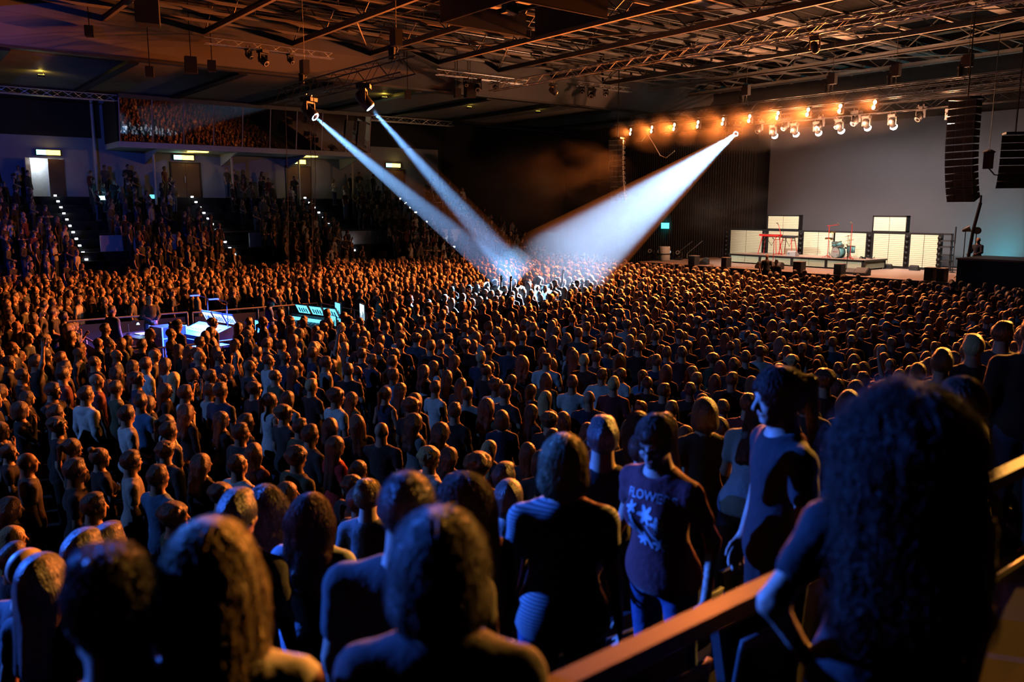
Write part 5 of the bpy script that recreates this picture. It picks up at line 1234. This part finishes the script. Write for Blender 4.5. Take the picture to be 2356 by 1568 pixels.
def individual(k, x, y, z, h_, face, hc=None, tc=None, zone=None):
    sp = PROTO[k]; hcn = hc or rng.choice(['black', 'dark brown', 'dark brown', 'brown', 'brown', 'light brown', 'auburn', 'dark brown', 'blond' if rng.random() < .5 else 'black'])
    tcn = tc or rng.choice(['black'] * 12 + ['charcoal'] * 5 + ['navy'] * 3 + ['white', 'white', 'grey', 'grey', 'olive', 'olive', 'burgundy', 'pale', 'blue'])
    o = put_person(PM_[k], (x, y, z), face, h_, HAIRC[hcn], TOPC[tcn])
    st = STYLE[sp.get('hair', 'short')]; st = st % hcn if '%s' in st else st
    if sp.get('cap'): st = 'a black cap'
    po = POSE[sp.get('arms', ('down', 'down'))[1]] or POSE[sp.get('arms', ('down', 'down'))[0]]
    lm = zone or min(LAND, key=lambda q: (q[1] - x) ** 2 + (q[2] - y) ** 2)[0]
    base = 'person with %s, %s %s' % (st, tcn, TOPK[sp.get('top', 'tee')])
    if po and len(base.split()) + len(po.split()) + len(lm.split()) <= 11: base += ', ' + po
    RECORD.append((base, ('in ' if lm in ('the rear floor', 'the rear corner', 'the front floor', 'the lower stand') else 'at ' if lm == 'mid floor' else 'near ') + lm, o, x, y)); claim(x, y)
    return o
for (u, v, k, hs_, hc, tc, da) in SPEC:
    h_ = rng.uniform(1.68, 1.82); p = at(u, v, Z=h_)
    if p.y < 6.0:
        Y = 4.9 if u < 2150 else 4.0; q = at(u, v, Y=Y); h_ = max(1.55, min(1.85, q.z - terrain(Y))); p = Vector((q.x, Y, 0)); zt_ = terrain(Y)
    else: zt_ = 0
    individual(k, p.x, p.y, zt_, h_, stage_dir(p.x, p.y) + R(da), hc, tc)
# staff: sound operator in a cap, lighting operators, stage hand
sm = person_meshes(person_parts(hair='crop', cap='cap', arms=('down', 'push'), pitch=-28, top='tee', seed=5))
o = put_person(sm, (9.2, 23.1, 0), FC - R(25), 1.82, HAIRC['dark brown'], TOPC['navy'], (.03, .03, .05), label='sound operator in a peaked cap leaning over the console'); claim(9.2, 23.1)
sm = person_meshes(person_parts(hair='short', cap='beanie', arms=('clasp', 'clasp'), top='long', seed=6))
o = put_person(sm, (6.6, 25.8, 0), R(-80), 1.85, HAIRC['brown'], TOPC['black'], label='person in a pale knitted hat standing at the left desk', cap_c=(.45, .30, .30)); claim(6.6, 25.8)
o = put_person(PM_[4], (5.1, 23.7, 0), R(20), 1.82, HAIRC['dark brown'], TOPC['olive'], label='person in a dark jacket standing inside the barrier at the left desk'); claim(5.1, 23.7)
p = at(2252, 540, X=37.9); o = put_person(person_meshes(person_parts(hair='bald', top='long', arms=('push', 'push'), yaw=20)), (37.9, p.y, SZ), R(165), 1.82, None, TOPC['navy'], label='bald stage hand in dark clothes standing at the near stage wing')
p = at(1760, 605, X=34.6); o = put_person(PM_[10], (34.75, p.y, .45), R(200), 1.75, None, TOPC['grey'], label='bald security guard standing at the stage front before the black wedges')
o = put_person(PM_[4], (34.75, at(1786, 610, X=34.75).y, .2), R(180), 1.75, HAIRC['black'], TOPC['black'], label='dark-haired security guard standing at the stage front beside the bald one')
PIT = MB().bx(34.4, 35.3, 12, 33, 0, .2).bx(34.55, 34.95, 23.5, 26.5, .2, .45); struct('floor_pit', PIT, 'black_matte')

# ---- everybody else on the floor and the near stand, densest by the stage
cand = []
r2 = random.Random(5)
def inview(x, y, z): 
    u, v, w_ = px((x, y, z)); return w_ > .5 and -420 < u < 2780 and v < 1900
for _ in range(42000):
    x, y = r2.uniform(-9, 33.9), r2.uniform(6.35, 39.7)
    if 4.0 < x < 12.8 and 20.0 < y < 27.2: continue
    if x > 31.1 and 11 < y < 33.5: continue
    sp_ = .43 + .13 * max(0, min(1, (24 - x) / 26)) + (.05 if y < 12 and x < 10 else 0)
    if not inview(x, y, 1.6) or near_someone(x, y, sp_): continue
    claim(x, y); cand.append((x, y, 0.0))
for k in range(3, 8):                    # rows of the near stand
    y, z = NROW[k]
    x = (-.6 if k >= 5 else 4.6 if k == 4 else 5.6) + r2.uniform(0, .3)
    while x < 31:
        if inview(x, y, z + 1.5) and not near_someone(x, y + .02, .45) and r2.random() < (.8 if k >= 5 else .6): claim(x, y); cand.append((x, y + r2.uniform(-.08, .08), z))
        x += r2.uniform(.55, .75)
cand.sort(key=lambda q: px((q[0], q[1], q[2] + 1.6))[2])
NIND = 300 - len(RECORD) - 32
ind, rest = [], []
for q in cand:
    u, v, w_ = px((q[0], q[1], q[2] + 1.7))
    (ind if len(ind) < NIND and -20 < u < 2376 and v < 1560 else rest).append(q)
def pick_type(x, y): return r2.randrange(len(PROTO)) if r2.random() > .12 else r2.choice((0, 1, 3, 17))
for x, y, z in ind:
    k = pick_type(x, y)
    if PROTO[k].get('arms', ('', ''))[1] == 'up' and r2.random() < .8: k = 0
    individual(k, x, y, z, (1.66 if PROTO[k].get('sex') == 'f' else 1.78) + r2.uniform(-.09, .09), stage_dir(x, y) + r2.gauss(0, .22), zone='the lower stand' if z > 0 else None)
# labels that single each one out
by = {}
for rec in RECORD: by.setdefault((rec[0], rec[1]), []).append(rec)
for (base, where), rr in by.items():
    rr.sort(key=lambda q: (38.5 - q[3]) ** 2 + (25 - q[4]) ** 2)
    for i, q in enumerate(rr):
        lab = base + ' ' + where
        if len(rr) > 1: lab += ', ' + ORD[min(i, 19)] + ' from the stage'
        q[2]['label'] = lab; q[2]['group'] = 'concertgoers standing on the floor and lower rows'
# ---- the rest as two masses of standing figures
def crowd(name, label, pts):
    me = bpy.data.meshes.new(name); me.from_pydata([(a, b, c) for a, b, c, _, _, _ in pts], [], [])
    for nm, ty, ix in (('turn', 'FLOAT', 3), ('size', 'FLOAT', 4), ('kind_of', 'INT', 5)):
        at_ = me.attributes.new(nm, ty, 'POINT'); at_.data.foreach_set('value', np.array([p_[ix] for p_ in pts], np.int32 if ty == 'INT' else np.float32))
    o = obj(name, me); o.color = (0, 0, 0, 0); tag(o, label, 'crowd', None, 'stuff')
    ng = bpy.data.node_groups.new(name, 'GeometryNodeTree'); ng.interface.new_socket('Geometry', in_out='INPUT', socket_type='NodeSocketGeometry'); ng.interface.new_socket('Geometry', in_out='OUTPUT', socket_type='NodeSocketGeometry')
    N, L = ng.nodes, ng.links; gi = N.new('NodeGroupInput'); go = N.new('NodeGroupOutput'); ip = N.new('GeometryNodeInstanceOnPoints'); ci = N.new('GeometryNodeCollectionInfo')
    ci.inputs[0].default_value = ccol; ci.inputs['Separate Children'].default_value = True; ci.inputs['Reset Children'].default_value = True
    def na(nm, ty): a = N.new('GeometryNodeInputNamedAttribute'); a.data_type = ty; a.inputs[0].default_value = nm; return a
    tu, si, kd = na('turn', 'FLOAT'), na('size', 'FLOAT'), na('kind_of', 'INT'); cx = N.new('ShaderNodeCombineXYZ'); L.new(tu.outputs[0], cx.inputs[2])
    er = N.new('FunctionNodeEulerToRotation'); L.new(cx.outputs[0], er.inputs[0])
    mp = N.new('GeometryNodeMeshToPoints'); L.new(gi.outputs[0], mp.inputs[0]); L.new(mp.outputs[0], ip.inputs['Points']); L.new(ci.outputs[0], ip.inputs['Instance']); ip.inputs['Pick Instance'].default_value = True
    L.new(kd.outputs[0], ip.inputs['Instance Index']); L.new(er.outputs[0], ip.inputs['Rotation']); L.new(si.outputs[0], ip.inputs['Scale']); L.new(ip.outputs[0], go.inputs[0])
    md = o.modifiers.new('people', 'NODES'); md.node_group = ng; return o
def cpt(x, y, z, f, k=None):
    k = pick_type(x, y) if k is None else k
    if 'up' in PROTO[k].get('arms', ()) and r2.random() < .75: k = 16
    return (x, y, z, f - math.pi / 2, ((1.66 if PROTO[k].get('sex') == 'f' else 1.77) + r2.uniform(-.08, .09)) / 1.75, k)
pts = [cpt(x, y, z, stage_dir(x, y) + r2.gauss(0, .25)) for x, y, z in rest]
p = at(1138, 632, Z=2.15); pts.append(cpt(p.x, p.y, 0, 0, 20)); pts[-1] = pts[-1][:5] + (20,)
crowd('concert_crowd', 'dense mass of concertgoers packed on the floor up to the stage', pts)
pts = []
for j, (y, z) in enumerate(ROWS):
    if y is None: continue
    x = -9
    while x < 34.4:
        x += r2.uniform(.5, .72)
        if any(-.9 < x - sx < 1.5 for sx in (8.62, 15.9, 23.1, 30.3)): continue
        if r2.random() < (.88 if j < 6 else .74 - .03 * (j - 7)) and inview(x, y, z): pts.append(cpt(x, y + r2.uniform(-.1, .1), z, math.atan2(24 - y, 38 - x) + r2.gauss(-.1, .3)))
crowd('stand_spectators', 'rows of spectators standing on the dark tiers of the far stand', pts)
print('people', len(RECORD), len(rest), len(pts))
# ------------------------------------------------------------------ stage haze, modelled only along beams and round lamps
m = bpy.data.materials.new('haze'); m.use_nodes = True; N = m.node_tree.nodes; L = m.node_tree.links; N.clear()
vo = N.new('ShaderNodeVolumeScatter'); vo.inputs['Color'].default_value = (.9, .93, 1, 1); vo.inputs['Density'].default_value = HAZE; vo.inputs['Anisotropy'].default_value = .2
ou = N.new('ShaderNodeOutputMaterial'); L.new(vo.outputs[0], ou.inputs['Volume']); MATS['haze'] = m
# haze volumes shaped as the follow spot cones so that the beams show
for i, (p0, half) in enumerate(BEAM_CONES):
    d = SPOT_AIM - p0; L_ = d.length * (p0.z - 2.05) / (p0.z - SPOT_AIM.z); d.normalize(); K_ = math.tan(R(half)) * 1.04
    o = MB().tube([p0 - d * .15, p0 + d * L_], [.09, K_ * L_ + .1], 20).build('beam_haze', 'haze')
    tag(o, 'haze cone shaped to the ' + ['left beam from the short truss', 'right beam from the short truss', 'broad beam from the stage truss'][i], 'haze', None, 'stuff')
m2 = bpy.data.materials.new('smoke'); m2.use_nodes = True; N = m2.node_tree.nodes; L = m2.node_tree.links; N.clear()
vo = N.new('ShaderNodeVolumeScatter'); vo.inputs['Color'].default_value = (.9, .9, .92, 1); vo.inputs['Anisotropy'].default_value = .1
tc = N.new('ShaderNodeTexCoord'); mp = N.new('ShaderNodeMapping'); mp.vector_type = 'POINT'; mp.inputs['Location'].default_value = (-1, -1, -1); mp.inputs['Scale'].default_value = (2, 2, 2)
gr = N.new('ShaderNodeTexGradient'); gr.gradient_type = 'SPHERICAL'; nz = N.new('ShaderNodeTexNoise'); nz.inputs['Scale'].default_value = 3.2; nz.inputs['Detail'].default_value = 2
rm = N.new('ShaderNodeMapRange'); rm.inputs[1].default_value = .38; rm.inputs[2].default_value = .7; mu = N.new('ShaderNodeMath'); mu.operation = 'MULTIPLY'; mu2 = N.new('ShaderNodeMath'); mu2.operation = 'MULTIPLY'; mu2.inputs[1].default_value = SMOKE
L.new(tc.outputs['Generated'], mp.inputs[0]); L.new(mp.outputs[0], gr.inputs[0]); L.new(tc.outputs['Generated'], nz.inputs['Vector']); L.new(nz.outputs['Fac'], rm.inputs[0]); L.new(gr.outputs['Fac'], mu.inputs[0]); L.new(rm.outputs[0], mu.inputs[1]); L.new(mu.outputs[0], mu2.inputs[0]); L.new(mu2.outputs[0], vo.inputs['Density'])
ou = N.new('ShaderNodeOutputMaterial'); L.new(vo.outputs[0], ou.inputs['Volume']); MATS['smoke'] = m2
for lab, c_, r_ in (('drifting smoke in front of the dark drapes beside the stage', at(1270, 430, X=33), (5, 6, 3.0)), ('drifting smoke over the far wing of the stage', at(1640, 480, X=40), (3.5, 4.5, 2.0)), ('smoke put round the front truss lamps to give them a glow', Vector((36.0, 26.5, 8.8)), (2.2, 11, 1.7))):  # last volume is added for the halo of the truss lamps
    mb = MB().lathe([(0, -1), (.5, -.87), (.87, -.5), (1, 0), (.87, .5), (.5, .87), (0, 1)], 16); mb.v = [(v_[0] * r_[0], v_[1] * r_[1], v_[2] * r_[2]) for v_ in mb.v]
    tag(mb.build('stage_smoke', 'smoke', None, False, c_), lab, 'smoke', None, 'stuff')
# blue and violet wash lamps on the rear truss, behind and left of the camera
truss('black lighting truss at the rear of the hall carrying blue wash lamps', (-9, 6, 9.6), (-9, 26, 9.6), .45)
for i, (y, tgt, e_, c_) in enumerate(((24, (.8, 3.2, 2.7), BLUE_W, (.03, .15, 1)), (20, (6, 51, 7.5), BLUE_WALL, (.05, .12, 1)), (16, (7, 10, 1.5), 2200, (.16, .36, 1)))):
    t, e = mhead('rear_wash', 'blue wash lamp on the rear truss, ' + nth(i, 3), (-9, y, 9.35), tgt, 1.1, 'glow_led', 'blue lamps on the rear truss')
    lamp('SPOT', 'rear_wash_beam', e, e_, c_, target=tgt, size=.1, angle=(17, 48, 60)[i], blend=.9)
# amber side wash from the near side of the hall
truss('black lighting truss on the near side of the hall carrying amber wash lamps', (18, 5, 10.2), (30, 5, 10.2), .45)
for i, (x, tgt, f) in enumerate(((24, (1.3, 2.0, 3.2), 1.0), (28, (-2, 13, 1.5), .06))):
    t, e = mhead('side_wash', 'amber wash lamp on the near side truss, ' + ('rear one' if i == 0 else 'front one'), (x, 5, 9.95), tgt, 1.1, 'glow_warm', 'amber lamps on the near side truss')
    lamp('SPOT', 'side_wash_beam', e, SIDE_W * f, (1, .42, .06), target=tgt, size=.1, angle=(22, 48)[i], blend=.9)
